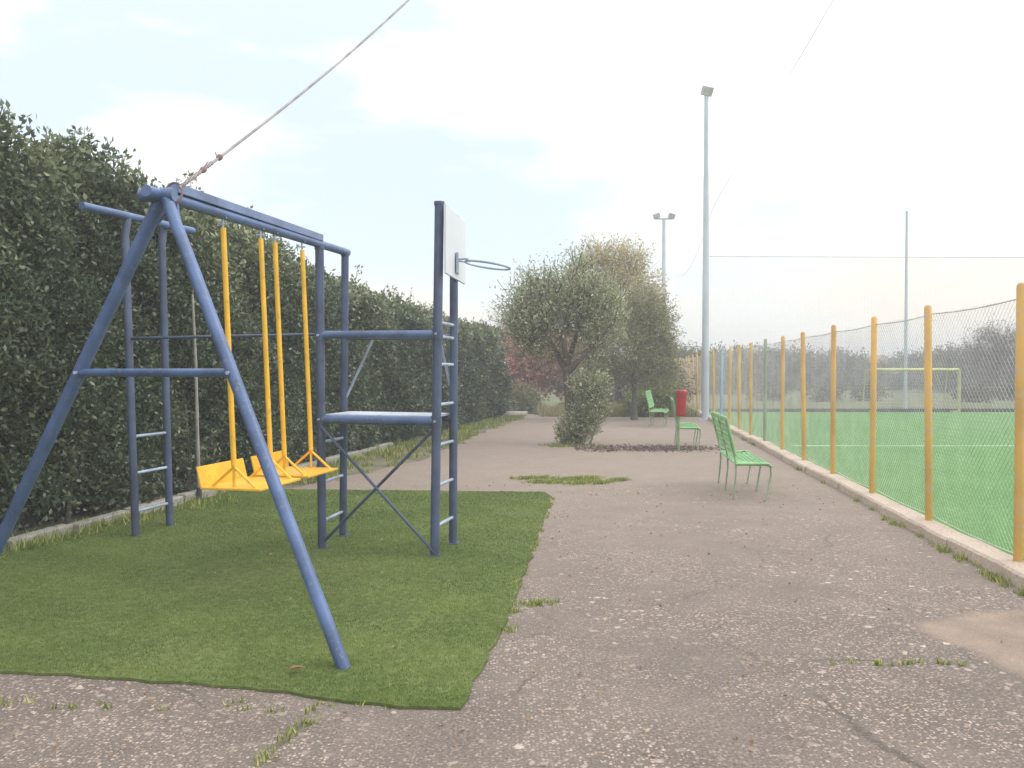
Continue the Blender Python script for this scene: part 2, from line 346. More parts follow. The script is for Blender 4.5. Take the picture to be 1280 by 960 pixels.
FX = lambda y: 3.985 + 0.1257 * (y - 6.59)        # fence line
HX = lambda y: -6.15 + 0.193 * y                  # hedge foot line

# ------------------------------------------------------------------ setting
def sheet(name, poly, z, mat, kind='structure'):
    o = MB().poly([(x, y, z) for x, y in poly]).build(name, mat, smooth=False); o['kind'] = kind; return o
sheet('ground', [(-500, -60), (700, -60), (700, 900), (-500, 900)], -0.03, M['ground'])
path_poly = [(FX(-6) - 0.05, -6), (FX(29) - 0.05, 29.0), (5.2, 29.6), (3.0, 29.2), (1.2, 30.0), (0.1, 32.5), (-0.2, 34), (-0.6, 33), (HX(29) + 0.9, 28), (HX(24) + 1.1, 24), (HX(19) + 1.3, 19), (HX(15.5) + 1.6, 15.5), (HX(12) + 1.0, 12), (HX(8) + 0.3, 8), (HX(-6) + 0.3, -6)]
sheet('path', rough_edge(path_poly, 0.5, 0.05, 3), 0.0, M['path'])
verge_poly = [(HX(-6) - 1.5, -6), (HX(-6) + 0.35, -6), (HX(8) + 0.35, 8), (HX(12) + 1.05, 12), (HX(15.5) + 1.65, 15.5), (HX(19) + 1.35, 19), (HX(24) + 1.15, 24), (HX(29) + 0.95, 28), (-0.5, 34), (-3, 34)]
sheet('verge', rough_edge(verge_poly, 0.4, 0.06, 5), -0.012, M['verge'])
sheet('pitch', [(FX(-8) + 0.05, -8), (40, -8), (40, 33), (FX(33) + 0.05, 33)], -0.004, M['pitch'])
pl = MB(); pl.box((FX(18) + 0.6, 17.95, -0.002), (34, 18.05, 0.001))
pl.build('pitch_line', M['line'], smooth=False)['kind'] = 'structure'

# kerb under the fence, in worn lengths
t = empty('fence_kerb', (FX(6.59), 6.59, 0)); tag(t, 'pale concrete kerb running under the yellow fence posts', 'kerb')
y = -2.0; k = 0
while y < 46:
    y2 = y + 1.91; m = MB(); dz = random.uniform(-0.012, 0.012); dx = random.uniform(-0.015, 0.015)
    n = 6; prof = []
    for i in range(n + 1):
        yy = y + (y2 - y - 0.012) * i / n; e = random.uniform(-0.012, 0.012)
        x0 = FX(yy) - 0.18 + dx + e; x1 = FX(yy) + 0.07; zt = 0.10 + dz + random.uniform(-0.006, 0.006)
        prof.append([(x0, yy, -0.03), (x0 + 0.008, yy, zt - 0.02), (x0 + 0.03, yy, zt), (x1 - 0.02, yy, zt), (x1, yy, zt - 0.02), (x1, yy, -0.03)])
    for i in range(n):
        for j in range(5): m.poly([prof[i][j], prof[i + 1][j], prof[i + 1][j + 1], prof[i][j + 1]])
    m.poly(prof[0]); m.poly(prof[-1][::-1])
    o = m.build('kerb_stone', M['kerb'], smooth=False); o.parent = t; o.matrix_parent_inverse = Matrix.Translation(-t.location); y = y2
# old kerb at the hedge foot
t = empty('hedge_kerb', (HX(8), 8, 0)); tag(t, 'low mossy concrete kerb at the foot of the tall hedge', 'kerb')
y = 4.6
while y < 17:
    ln = random.uniform(0.85, 1.05); m = MB(); a = Vector((HX(y) + 0.16, y, 0.02 + random.uniform(-0.02, 0.015))); y2 = y + ln - 0.05
    b = Vector((HX(y2) + 0.16 + random.uniform(-0.02, 0.02), y2, 0.02 + random.uniform(-0.02, 0.015)))
    m.bar(a, b, 0.14, 0.15); o = m.build('kerb_stone', M['kerb_grey'], smooth=False, bevel=0.015); o.parent = t; o.matrix_parent_inverse = Matrix.Translation(-t.location); y += ln

# turf mat
mat_poly = [(-4.63, 4.62), (-2.70, 4.43), (-1.6, 4.25), (-0.646, 3.99), (-0.244, 3.93), (0.0, 5.6), (0.506, 10.6), (0.42, 11.0), (-2.77, 11.25), (HX(11.35) + 0.3, 11.35), (HX(8.5) + 0.28, 8.5), (HX(6) + 0.28, 6.0)]
edge = rough_edge(mat_poly, 0.12, 0.010, 12)
tm = empty('turf_mat', (-1.5, 7, 0)); tag(tm, 'green artificial turf mat under the blue play frame', 'turf mat')
m = MB(); n = len(edge)
m.poly([(x + 1.5, y - 7, 0.016) for x, y in edge])
for i in range(n):
    a = edge[i]; b = edge[(i + 1) % n]; m.poly([(a[0] + 1.5, a[1] - 7, 0.002), (b[0] + 1.5, b[1] - 7, 0.002), (b[0] + 1.5, b[1] - 7, 0.016), (a[0] + 1.5, a[1] - 7, 0.016)])
m.build('backing', M['turf'], tm, smooth=False)
N = 300000; P = np.stack([rng.uniform(-4.7, 0.6, N), 3.9 + 7.5 * rng.random(N) ** 1.5, np.full(N, 0.014)], 1)
P = P[in_poly(P, edge)]
tq = 0.42 + 0.20 * (np.sin(P[:, 0] * 2.1 + np.sin(P[:, 1] * 1.3) * 2) * np.sin(P[:, 1] * 2.7 + P[:, 0])) + 0.13 * np.sin(P[:, 1] * 6.1 + 2.5 * np.sin(P[:, 0] * 1.7)) + 0.10 * np.sin(P[:, 0] * 9 + P[:, 1] * 5) * np.sin(P[:, 1] * 11) + rng.normal(0, 0.2, len(P))
bare = rng.random(len(P)) < 0.75 * np.exp(-((P[:, 0] + 2.0) ** 2 / 0.35 + (P[:, 1] - 6.5) ** 2 / 0.5)) + 0.35 * (np.sin(P[:, 0] * 3.3 + 1) * np.sin(P[:, 1] * 2.2 + P[:, 0] * 1.4) > 0.72)
P = P[~bare]; tq = tq[~bare]
o = blades('pile', P - np.array([-1.5, 7, 0]), rng.uniform(0.006, 0.016, len(P)), 0.0045 + 0.0008 * (P[:, 1] - 4), M['turf_blade'], tm, 0.9, tq)
o['kind'] = 'stuff'

# ------------------------------------------------------------------ playground frame
pf = empty('playground_frame', (-1.7, 6.5, 0)); O = Vector((-1.7, 6.5, 0))
tag(pf, 'blue tubular play frame of swing beam, climbing tower and ladder on the turf mat', 'play frame')
def pt(*p): return Vector(p) - O
def part(name, m, mat, parent=pf, label=None, **kw):
    o = m.build(name, mat, parent, **kw)
    if label: o['label'] = label
    return o
A = Vector((-2.2, 5.3, 2.705))
P1b, P1t = Vector((-1.707, 7.53, 0)), Vector((-1.722, 7.53, 2.70))
P2b, P2t = Vector((-1.631, 8.08, 0)), Vector((-1.602, 8.08, 2.72))
P3b, P3t = Vector((-0.666, 7.21, 0)), Vector((-0.622, 7.21, 3.03))
P4b, P4t = Vector((-0.543, 7.71, 0)), Vector((-0.530, 7.71, 3.00))
B = Vector((-1.600, 8.10, 2.745))
bd = (B - A).normalized()
RF = Vector((-0.894, 4.47, 0.0)); LF = Vector((-3.85, 6.0, 0.0))
ux = Vector((0.958, -0.287, 0)); vx = Vector((0.216, 0.976, 0))
part('leg', MB().tube([RF - O, A + Vector((0.03, -0.02, -0.01)) - O], 0.037, 16), M['blue'])
part('leg', MB().tube([LF - O, A + Vector((-0.015, 0.02, -0.02)) - O], 0.043, 16), M['blue'])
def lerp(a, b, t): return a + (b - a) * t
part('crossbar', MB().tube([lerp(A, LF, 0.412) - O, lerp(A, RF, 0.412) - O], 0.026, 12), M['blue'])
bm_ = MB().tube([A - bd * 0.16 - O, B + bd * 0.04 - O], 0.036, 16)
beam = part('beam', bm_, M['blue'])
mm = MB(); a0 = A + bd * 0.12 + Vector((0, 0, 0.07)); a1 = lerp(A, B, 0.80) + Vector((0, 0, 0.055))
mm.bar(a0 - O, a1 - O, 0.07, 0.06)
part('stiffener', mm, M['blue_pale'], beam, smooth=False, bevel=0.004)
part('apex_sleeve', MB().tube([A + Vector((-0.13, -0.01, 0.0)) - O, A + Vector((0.09, -0.03, 0.0)) - O], 0.043, 16), M['blue'])
part('gusset', MB().tube([A + bd * 0.15 - O, lerp(A, RF, 0.105) + Vector((0, 0.02, 0)) - O], 0.012, 8), M['blue'])
part('gusset', MB().tube([A + bd * 0.12 + Vector((0, 0, -0.03)) - O, lerp(A, LF, 0.10) + Vector((0, 0.02, 0)) - O], 0.012, 8), M['blue'])
for b, tp, r in ((P1b, P1t, 0.039), (P2b, P2t, 0.036), (P3b, P3t, 0.040), (P4b, P4t, 0.038)):
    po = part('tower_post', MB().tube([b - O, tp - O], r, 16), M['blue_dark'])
    part('post_cap', MB().tube([tp - O + Vector((0, 0, -0.01)), tp - O + Vector((0, 0, 0.02))], r + 0.006, 16), M['blue_dark'], po)
    part('base_plate', MB().box(tuple(b - O + Vector((-0.05, -0.05, 0.016))), tuple(b - O + Vector((0.05, 0.05, 0.024)))), M['blue_dark'], po, smooth=False)
part('short_header', MB().tube([P1t + Vector((0, 0, 0.0)) - O, P1t + Vector((0, 0, 0.03)) - O], 0.03, 12), M['blue'])
def on(b, tp, z): return lerp(b, tp, z / tp.z)
part('guard_rail', MB().tube([on(P1b, P1t, 1.925) - O, on(P3b, P3t, 1.915) - O], 0.036, 14), M['blue'])
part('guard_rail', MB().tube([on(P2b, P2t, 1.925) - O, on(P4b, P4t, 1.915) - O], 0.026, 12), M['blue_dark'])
part('deck_beam', MB().tube([on(P1b, P1t, 1.17) - O, on(P3b, P3t, 1.17) - O], 0.040, 14), M['blue'])
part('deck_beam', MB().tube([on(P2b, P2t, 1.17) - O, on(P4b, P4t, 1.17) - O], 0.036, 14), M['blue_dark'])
for b, tp, r in ((P1b, P1t, 0.046), (P3b, P3t, 0.047)):
    for z in (1.17, 1.92):
        c = on(b, tp, z) - O
        cl = part('clamp', MB().tube([c - Vector((0, 0, 0.045)), c + Vector((0, 0, 0.045))], r, 16), M['blue_dark'])
        part('bolt', MB().tube([c + vx * -0.035, c + vx * -0.062], 0.011, 6), M['rung'], cl)
for b in (lerp(A, LF, 0.412), lerp(A, RF, 0.412)):
    part('bolt', MB().tube([b - O + Vector((0, -0.02, 0.0)), b - O + Vector((0, -0.06, 0.0))], 0.012, 6), M['rung'])
zt = 1.215
d1, d2, d3, d4 = [on(b, tp, zt) - O for b, tp in ((P1b, P1t), (P3b, P3t), (P4b, P4t), (P2b, P2t))]
i1, i2, i3, i4 = d1 + ux * 0.045, d2 - ux * 0.045, d3 - ux * 0.05 + vx * 0.03, d4 + ux * 0.05 + vx * 0.03
dk = MB(); lo = Vector((0, 0, -0.02))
dk.poly([i1, i2, i3, i4]); dk.poly([i4 + lo, i3 + lo, i2 + lo, i1 + lo])
for a, b in ((i1, i2), (i2, i3), (i3, i4), (i4, i1)): dk.poly([b, a, a + lo, b + lo])
part('platform', dk, M['platform'], smooth=False, label='pale grey metal deck')
f = vx * -0.03
part('cross_brace', MB().tube([on(P1b, P1t, 1.12) + f - O, on(P3b, P3t, 0.05) + f - O], 0.0135, 8), M['blue_dark'])
part('cross_brace', MB().tube([on(P3b, P3t, 1.12) + f * 0.3 - O, on(P1b, P1t, 0.05) + f * 0.3 - O], 0.0135, 8), M['blue_dark'])
part('knee_brace', MB().tube([on(P2b, P2t, 1.30) - O, lerp(on(P2b, P2t, 1.92), on(P4b, P4t, 1.92), 0.28) - O], 0.013, 8), M['rung'])
part('knee_brace', MB().tube([on(P4b, P4t, 1.35) - O, lerp(on(P4b, P4t, 1.92), on(P2b, P2t, 1.92), 0.13) - O], 0.013, 8), M['rung'])
for z in (0.25, 0.60, 0.96):
    part('rung', MB().tube([on(P1b, P1t, z) - O, on(P2b, P2t, z) - O], 0.014, 10), M['rung'])
for z in (0.26, 0.61, 0.96, 1.31, 1.66, 1.90, 2.02):
    part('rung', MB().tube([on(P3b, P3t, z) - O, on(P4b, P4t, z) - O], 0.015, 10), M['rung'])
# ladder by the hedge
L1b, L1t = Vector((-3.63, 8.08, 0)), Vector((-3.715, 8.08, 3.02)); L2b, L2t = Vector((-3.52, 8.615, 0)), Vector((-3.585, 8.615, 3.03))
for b, tp in ((L1b, L1t), (L2b, L2t)):
    part('ladder_post', MB().tube([b - O, lerp(b, tp, 0.96) - O, tp + Vector((0.02, 0.02, 0.06)) - O], 0.037, 14), M['blue_dark'])
for z in (0.245, 0.615, 0.97):
    part('rung', MB().tube([on(L1b, L1t, z) - O, on(L2b, L2t, z) - O], 0.015, 10), M['rung'])
part('top_bar', MB().tube([Vector((-3.87, 7.58, 3.09)) - O, Vector((-3.39, 8.95, 3.09)) - O], 0.036, 14), M['blue'])
part('tie_bar', MB().tube([on(L1b, L1t, 1.915) - O, on(P1b, P1t, 1.93) - O], 0.014, 10), M['blue_dark'])
# backboard on the tower
bb = MB(); q1, q2 = Vector((-0.575, 7.10, 0)), Vector((-0.462, 8.05, 0)); n_ = Vector((0.99, -0.12, 0)) * 0.018
pts = [(q1, 2.43), (q2, 2.43), (q2, 3.01), (q1, 3.01)]
fr = [p + Vector((0, 0, z)) - O for p, z in pts]; bk = [v + n_ for v in fr]
bb.poly(fr); bb.poly(bk[::-1])
for i in range(4): bb.poly([fr[i], bk[i], bk[(i + 1) % 4], fr[(i + 1) % 4]])
board = part('backboard', bb, M['white'], smooth=False, label='white basketball backboard')
hc = lerp(q1, q2, 0.5); br = MB(); br.box((-0.008, -0.07, -0.09), (0.010, 0.07, 0.09), Matrix.Translation(hc + Vector((0.028, 0, 2.57)) - O))
part('bracket', br, M['rung'], board, smooth=False)
ring = []; rc = hc + Vector((0.03 + 0.07 + 0.2, -0.03, 2.55))
for k in range(36):
    a = 2 * math.pi * k / 36; ring.append(rc + Vector((0.2 * math.cos(a), 0.2 * math.sin(a), -0.03 * math.cos(a))) - O)
hp = MB().tube(ring, 0.010, 8, closed=True)
for s in (-1, 1): hp.tube([hc + Vector((0.035, 0.05 * s, 2.60)) - O, rc + Vector((-0.17, 0.13 * s, 0.04)) - O], 0.009, 8)
part('hoop', hp, M['rung'], board)

# ------------------------------------------------------------------ swings
def swing(D1, D2, label):
    c = lerp(A, B, ((D1 + D2) / 2 - A.y) / (B.y - A.y)); t = empty('swing_seat', (c.x, c.y, 0)); o = Vector((c.x, c.y, 0))
    tag(t, label, 'swing', 'yellow swings hanging from the blue beam')
    off = Vector((0.075, -0.01, 0)); Zs = 0.765
    ends = []
    for D in (D1, D2):
        top = lerp(A, B, (D - A.y) / (B.y - A.y)); ap = Vector((top.x, top.y, 0)) + off + Vector((0, 0, 0.925)); ends.append((top, ap))
    for top, ap in ends:
        pb = MB().tube([lerp(top, ap, 0.055) - o, ap - o], 0.0195, 12); p = pb.build('hanger_pole', M['yellow'], t)
        lk = MB().tube([top + Vector((0, 0, -0.03)) - o, lerp(top, ap, 0.075) - o], 0.008, 6)
        for dz in (0.015, -0.03): lk.tube([top + Vector((-0.03, 0, -0.04 + dz)) - o, top + Vector((0.03, 0, -0.04 + dz)) - o], 0.007, 6)
        lk.build('link', M['rung'], p)
        for dx in (-0.19, 0.0, 0.19):
            MB().tube([ap + Vector((0, 0, -0.005)) - o, Vector((ap.x, ap.y, Zs)) + ux * dx - o], 0.011, 8).build('strut', M['yellow'], p)
    c1, c2 = ends[0][1], ends[1][1]
    a = Vector((c1.x, c1.y, Zs)) - bd * 0.05 - o; b = Vector((c2.x, c2.y, Zs)) + bd * 0.05 - o; a.z = b.z = Zs
    s = MB().bar(a + ux * 0.0, b, 0.46, 0.018); s.build('seat', M['yellow'], t, smooth=False, bevel=0.004)
    e = ux * -0.235
    r = MB().bar(a + e + Vector((-0.022, 0, 0.070)), b + e + Vector((-0.022, 0, 0.070)), 0.012, 0.165, up=(-0.25, 0, 1)); r.build('backrest', M['yellow'], t, smooth=False, bevel=0.003)
swing(5.98, 6.50, 'yellow two pole swing nearer the front leg of the blue frame')
swing(6.72, 7.19, 'yellow two pole swing nearer the climbing tower')

# rope from the apex
def rope_pt(px, py, D): return Vector(((px - 640) / 1050 * D, D, CAMZ + (464 - py) / 1050 * D))
r0 = A + Vector((0.09, 0.05, 0.06)); r1 = rope_pt(515, 0, 9.0); rp = empty('guy_rope', r0)
tag(rp, 'grey rope tied to the apex of the blue frame and rising over the hedge', 'rope')
rl = [lerp(r0, r1, s) - r0 - Vector((0, 0, 0.05 * math.sin(math.pi * min(s, 1)))) for s in np.linspace(0, 1.5, 40)]
MB().tube(rl, 0.0105, 8).build('line', M['rope'], rp)
wr = MB(); d = (r1 - r0).normalized(); hx = []
for k in range(80):
    s = 0.02 + 0.40 * k / 79; a = k * 1.7; side = d.cross(Vector((0, 0, 1))).normalized(); up = side.cross(d)
    hx.append(d * s + (side * math.cos(a) + up * math.sin(a)) * 0.010 - Vector((0, 0, 0.05 * math.sin(math.pi * s / (r1 - r0).length))))
wr.tube(hx, 0.006, 6)
for s_ in (0.30, 0.52, 0.66, 0.86, 0.93):
    c = d * s_ - Vector((0, 0, 0.05 * math.sin(math.pi * s_ / (r1 - r0).length))); q = Vector((random.uniform(-1, 1), random.uniform(-.4, .4), random.uniform(0.3, 1))).normalized()
    if s_ > 0.6: continue
    wr.tube([c - d * 0.025, c - d * 0.012, c + d * 0.012, c + d * 0.025], [0.012, 0.021, 0.021, 0.012], 7); wr.tube([c, c + q * 0.035, c + q * 0.05 + d * 0.02], 0.004, 5)
wr.build('binding', M['rust'], rp)
lp = MB(); ring = []
for k in range(20):
    a = 2 * math.pi * k / 20; ring.append(Vector((-0.04, 0.0, -0.04)) + Vector((0.055 * math.cos(a), 0.02 * math.sin(a), 0.075 * math.sin(a))))
lp.tube(ring, 0.007, 6, closed=True); lp.build('loop', M['rust'], rp)

# ------------------------------------------------------------------ fence
fe = empty('chain_link_fence', (FX(6.59), 6.59, 0.1)); FO = Vector((FX(6.59), 6.59, 0.1))
tag(fe, 'wire mesh fence on faded yellow posts along the green pitch', 'fence')
y = 6.59 - 1.9 * 4; i = -4; top = 2.21
while y < 47:
    mname, lab = 'post', None
    if i == 5: pass
    if i in (6, 12): mname, lab = 'post_grey', 'grey green fence post'
    if i == 10: mname, lab = 'post_blue', 'pale blue fence post'
    h = top + random.uniform(-0.02, 0.03); lean = random.uniform(-0.035, 0.03)
    b = Vector((FX(y), y, 0.06)); m = MB().tube([b - FO, b + Vector((lean, 0, h - 0.01)) - FO, b + Vector((lean, 0, h + 0.01)) - FO], [0.036, 0.036, 0.022], 14)
    o = m.build('fence_post', M[mname], fe)
    if lab: o['label'] = lab
    y += 1.9; i += 1
fd = np.array([0.1257, 1.0]) / math.hypot(0.1257, 1.0); y0, y1 = -1.0, 46.5; Lf = (y1 - y0) * math.hypot(0.1257, 1.0); H = 2.05
def fpt(s, z): return np.stack([FX(y0) + fd[0] * s - FO.x, y0 + fd[1] * s - FO.y, z + 0.0 * s], 1)
def diag(sp, Ls, s_off, sign):
    s0 = np.arange(-H, Ls, sp) if sign > 0 else np.arange(0, Ls + H, sp)
    za = np.zeros_like(s0); a = s0.copy(); b = s0 + sign * H; zb = np.full_like(s0, H)
    # clip to [0, Ls]
    if sign > 0:
        cl = a < 0; za[cl] = -a[cl]; a[cl] = 0; cl = b > Ls; zb[cl] = H - (b[cl] - Ls); b[cl] = Ls
    else:
        cl = b < 0; zb[cl] = H + b[cl]; b[cl] = 0; cl = a > Ls; za[cl] = a[cl] - Ls; a[cl] = Ls
    return a + s_off, za, b + s_off, zb
SA, SB, ZA, ZB = [], [], [], []
for sgn in (1, -1):
    a, za, b, zb = diag(0.072, Lf, 0, sgn); SA.append(a); SB.append(b); ZA.append(za); ZB.append(zb)
sa, sb, za, zb = map(np.concatenate, (SA, SB, ZA, ZB))
PA, PB = fpt(sa, za + 0.03), fpt(sb, zb + 0.03); PA[:, 0] += 0.035; PB[:, 0] += 0.035
prisms('wire_mesh', PA, PB, 0.0015, M['wire'], fe)
tw = MB()
for z in (0.04, 2.08):
    pts = []; n = 26 * 6
    for k in range(n):
        s = Lf * k / (n - 1); ph = (s / 1.915 * math.pi) ; p = fpt(np.array([s]), np.array([z - 0.02 * abs(math.sin(ph))]))[0]; pts.append(Vector(p) + Vector((0.035, 0, 0)))
    tw.tube(pts, 0.006 if z > 1 else 0.004, 6)
tw.build('tension_wire', M['wire'], fe)

# tall ball net above the fence
bn = empty('ball_net', (FX(27.5), 27.5, 0)); BO = Vector((FX(27.5), 27.5, 0)); tag(bn, 'thin tall ball stop net hung above the wire mesh fence', 'net')
def npt(yv, z): return np.stack([FX(yv) - 0.03 - BO.x, yv - BO.y, z], 1)
def topz(yv): return np.where(yv < 27.5, 7.0, 7.0 - 0.9 * np.sin(np.pi * np.clip((yv - 27.5) / 19.2, 0, 1)))
yv = np.arange(1.0, 46.6, 0.14); prisms('net_strands', npt(yv, np.full_like(yv, 2.35)), npt(yv, topz(yv)), 0.0003, M['net'], bn)
hz = np.arange(2.4, 6.2, 0.14); prisms('net_strands', npt(np.full_like(hz, 1.0), hz), npt(np.full_like(hz, 46.6), hz), 0.0003, M['net'], bn)
rp_ = [Vector(npt(np.array([v]), topz(np.array([v])))[0]) for v in np.linspace(1, 46.6, 60)]
MB().tube(rp_, 0.006, 6).build('head_rope', M['net'], bn)

# floodlight poles
def flood(x, y, h, r0, r1, heads, label, mat='pole'):
    t = empty('floodlight_pole', (x, y, 0)); tag(t, label, 'light pole')
    segs = [(0, r0), (h * 0.45, lerp(r0, r1, 0.3)), (h * 0.46, lerp(r0, r1, 0.42)), (h * 0.75, lerp(r0, r1, 0.75)), (h * 0.76, lerp(r0, r1, 0.9)), (h, r1)]
    MB().tube([(0, 0, z) for z, r in segs], [r for z, r in segs], 16).build('pole', M[mat], t)
    MB().box((-r0 * 1.9, -r0 * 1.9, 0), (r0 * 1.9, r0 * 1.9, 0.03)).build('base_plate', M[mat], t, smooth=False)
    MB().tube([(min(a for a, b in heads) - 0.05, 0, h - 0.05), (max(a for a, b in heads) + 0.05, 0, h - 0.05)], r1 * 0.55, 8).build('crossarm', M[mat], t)
    for a, tilt in heads:
        T = Matrix.Translation((a, -0.08, h + 0.1)) @ Matrix.Rotation(tilt, 4, 'Y') @ Matrix.Rotation(R(25), 4, 'X')
        hb = MB().box((-0.19, -0.07, -0.15), (0.19, 0.09, 0.15), T).build('lamp_head', M['lamp'], t, smooth=False, bevel=0.02)
        MB().box((-0.16, 0.092, -0.12), (0.16, 0.10, 0.12), T).build('glass', M['rung'], hb, smooth=False)
flood(FX(27.5) - 0.28, 27.5, 10.6, 0.12, 0.075, [(0.0, R(12))], 'tall grey blue floodlight pole at the kerb, the nearer one')
flood(8.42, 46.7, 10.1, 0.155, 0.09, [(-0.42, R(-20)), (0.42, R(20))], 'grey floodlight pole with two lamp heads behind the far green bench')
t = empty('net_pole', ((1132 - 640) / 1050 * 36, 36, 0)); tag(t, 'slim grey pole without lamps behind the yellow goal', 'pole')
MB().tube([(0, 0, 0), (0, 0, 4), (0, 0, 8.4)], [0.075, 0.065, 0.045], 12).build('shaft', M['pole'], t)
MB().tube([(0, 0, 8.38), (0, 0, 8.44)], 0.055, 12).build('pole_cap', M['pole'], t)
fn = empty('goal_net_screen', (8.0, 36, 0)); tag(fn, 'pale ball stop net across the end of the pitch behind the goal', 'net')
xs = np.arange(0.2, 30, 0.16); z0 = np.zeros_like(xs); prisms('net_strands', np.stack([xs, z0, z0 + 0.1], 1), np.stack([xs, z0, z0 + 6.5], 1), 0.0014, M['net'], fn)
zs = np.arange(0.1, 6.5, 0.16); z0 = np.zeros_like(zs); prisms('net_strands', np.stack([z0 + 0.2, z0, zs], 1), np.stack([z0 + 30, z0, zs], 1), 0.0014, M['net'], fn)
MB().tube([(0.2, 0, 6.5), (15, 0, 6.46), (30, 0, 6.5)], 0.013, 6).build('head_rope', M['post_blue'], fn)
MB().box((FX(33) + 0.3, 33.2, -0.03), (40, 33.32, 0.12)).build('pitch_edge_board', M['dark'], smooth=False); tag(bpy.data.objects['pitch_edge_board'], 'low dark board along the far edge of the green pitch', 'board')

# goal
gx0, gx1, gy = (1094 - 640) / 1050 * 32.6, (1199 - 640) / 1050 * 32.6, 32.6
t = empty('football_goal', (gx0, gy, 0)); tag(t, 'small yellow football goal at the far end of the pitch', 'goal'); W = gx1 - gx0; gh = 1.66
for x in (0, W): MB().tube([(x, 0, 0), (x, 0, gh)], 0.055, 12).build('goal_post', M['goal'], t)
MB().tube([(0, 0, gh), (W, 0, gh)], 0.055, 12).build('goal_crossbar', M['goal'], t)
for x in (0, W):
    MB().tube([(x, 0, gh), (x, 0.9, gh - 0.02), (x, 1.15, 0.02), (x, 0, 0.03)], 0.025, 8).build('goal_stay', M['goal'], t)
xs = np.arange(0, W, 0.12); z = np.zeros_like(xs)
PA = np.concatenate([np.stack([xs, z + 1.12, z + 0.02], 1), np.stack([0 * np.arange(0.1, gh, 0.12), 1.12 - 0.22 * np.arange(0.1, gh, 0.12) / gh, np.arange(0.1, gh, 0.12)], 1)])
PB = np.concatenate([np.stack([xs, z + 0.9, z + gh - 0.02], 1), np.stack([0 * np.arange(0.1, gh, 0.12) + W, 1.12 - 0.22 * np.arange(0.1, gh, 0.12) / gh, np.arange(0.1, gh, 0.12)], 1)])
prisms('goal_net', PA, PB, 0.003, M['net'], t)

# ------------------------------------------------------------------ benches
def make_bench():
    t = empty('metal_bench'); Lb, Dp, zs = 1.62, 0.43, 0.455
    # local: x towards the pitch, y along the bench; the back is at x = 0
    fr = MB().tube([(0.0, -Lb / 2, zs), (Dp - 0.04, -Lb / 2, zs + 0.005), (Dp, -Lb / 2, zs - 0.03)], 0.013, 8)
    fr.tube([(0.0, Lb / 2, zs), (Dp - 0.04, Lb / 2, zs + 0.005), (Dp, Lb / 2, zs - 0.03)], 0.013, 8)
    fr.tube([(0, -Lb / 2, zs), (0, Lb / 2, zs)], 0.013, 8); fr.tube([(Dp, -Lb / 2, zs - 0.03), (Dp, Lb / 2, zs - 0.03)], 0.013, 8)
    fr.build('seat_frame', M['green'], t)
    def lattice(name, P, Lx, parent):
        m = MB(); sp = 0.13; n = int((Lb + Lx) / sp) + 1
        for sg in (1, -1):
            for k in range(n):
                a = -Lb / 2 - (Lx if sg > 0 else 0) + k * sp; s0, s1 = 0.0, Lx
                ya, yb = a, a + sg * Lx
                ts = [0.0, 1.0]
                lo_, hi_ = -Lb / 2, Lb / 2
                if sg > 0:
                    if ya < lo_: ts[0] = (lo_ - ya) / Lx
                    if yb > hi_: ts[1] = 1 - (yb - hi_) / Lx
                else:
                    if ya > hi_: ts[0] = (ya - hi_) / Lx
                    if yb < lo_: ts[1] = 1 - (lo_ - yb) / Lx
                if ts[1] - ts[0] < 0.03: continue
                p = [P(s * Lx, ya + (yb - ya) * s, 0.003 * sg) for s in ts]
                u = P(0, 0, 1) - P(0, 0, 0); m.bar(p[0], p[1], 0.030, 0.004, up=u)
        return m.build(name, M['green'], parent, smooth=False)
    lattice('seat_mesh', lambda s, yy, n: Vector((0.01 + s, yy, zs + 0.012 + n - 0.03 * max(0, s - 0.34) / 0.08)), Dp - 0.03, t)
    bz0, bz1, bx = 0.56, 1.02, -0.11
    def bp(s, yy, n):
        f = s / 0.46; return Vector((-0.005 + bx * f + n * 0.97, yy, bz0 + (bz1 - bz0) * f + n * 0.22))
    lattice('backrest_mesh', bp, 0.46, t)
    bf = MB()
    for f in (0, 0.5, 1): bf.tube([bp(0.46 * f, -Lb / 2, 0), bp(0.46 * f, Lb / 2, 0)], 0.013, 8)
    for yy in (-Lb / 2, Lb / 2): bf.tube([bp(0, yy, 0), bp(0.46, yy, 0)], 0.013, 8)
    bf.build('backrest_frame', M['green'], t)
    for yy in (-Lb / 2 + 0.03, 0.0, Lb / 2 - 0.03):
        MB().tube([(-0.03, yy, 0), (0.0, yy, 0.3), (0.0, yy, zs), bp(0.0, yy, -0.016), bp(0.44, yy, -0.016)], 0.0115, 8).build('rear_leg', M['green_leg'], t)
        MB().tube([(Dp - 0.06, yy, 0), (Dp - 0.035, yy, 0.15), (Dp - 0.005, yy, 0.33), (Dp - 0.012, yy, zs - 0.04), (Dp - 0.06, yy, zs - 0.015), (0.0, yy, zs - 0.015)], 0.0115, 8).build('front_leg', M['green_leg'], t)
    return t
def copy_tree(o, parent=None):
    c = o.copy(); COL.objects.link(c)
    if parent is not None: c.parent = parent
    for ch in list(o.children): copy_tree(ch, c)
    return c
bench = make_bench(); G = 'green metal benches facing the pitch'
for i, (x, y, rz, lab) in enumerate(((2.875, 11.18, -7.2, 'green lattice metal bench standing nearest, beside the kerb'),
                                     (3.50, 17.75, -9.0, 'green metal bench standing just behind the red bin'),
                                     (4.10, 24.6, -14, 'green metal bench farthest away, beyond the red bin'))):
    o = bench if i == 0 else copy_tree(bench)
    o.location = (x, y, 0); o.rotation_euler = (0, 0, R(rz)); tag(o, lab, 'bench', G)
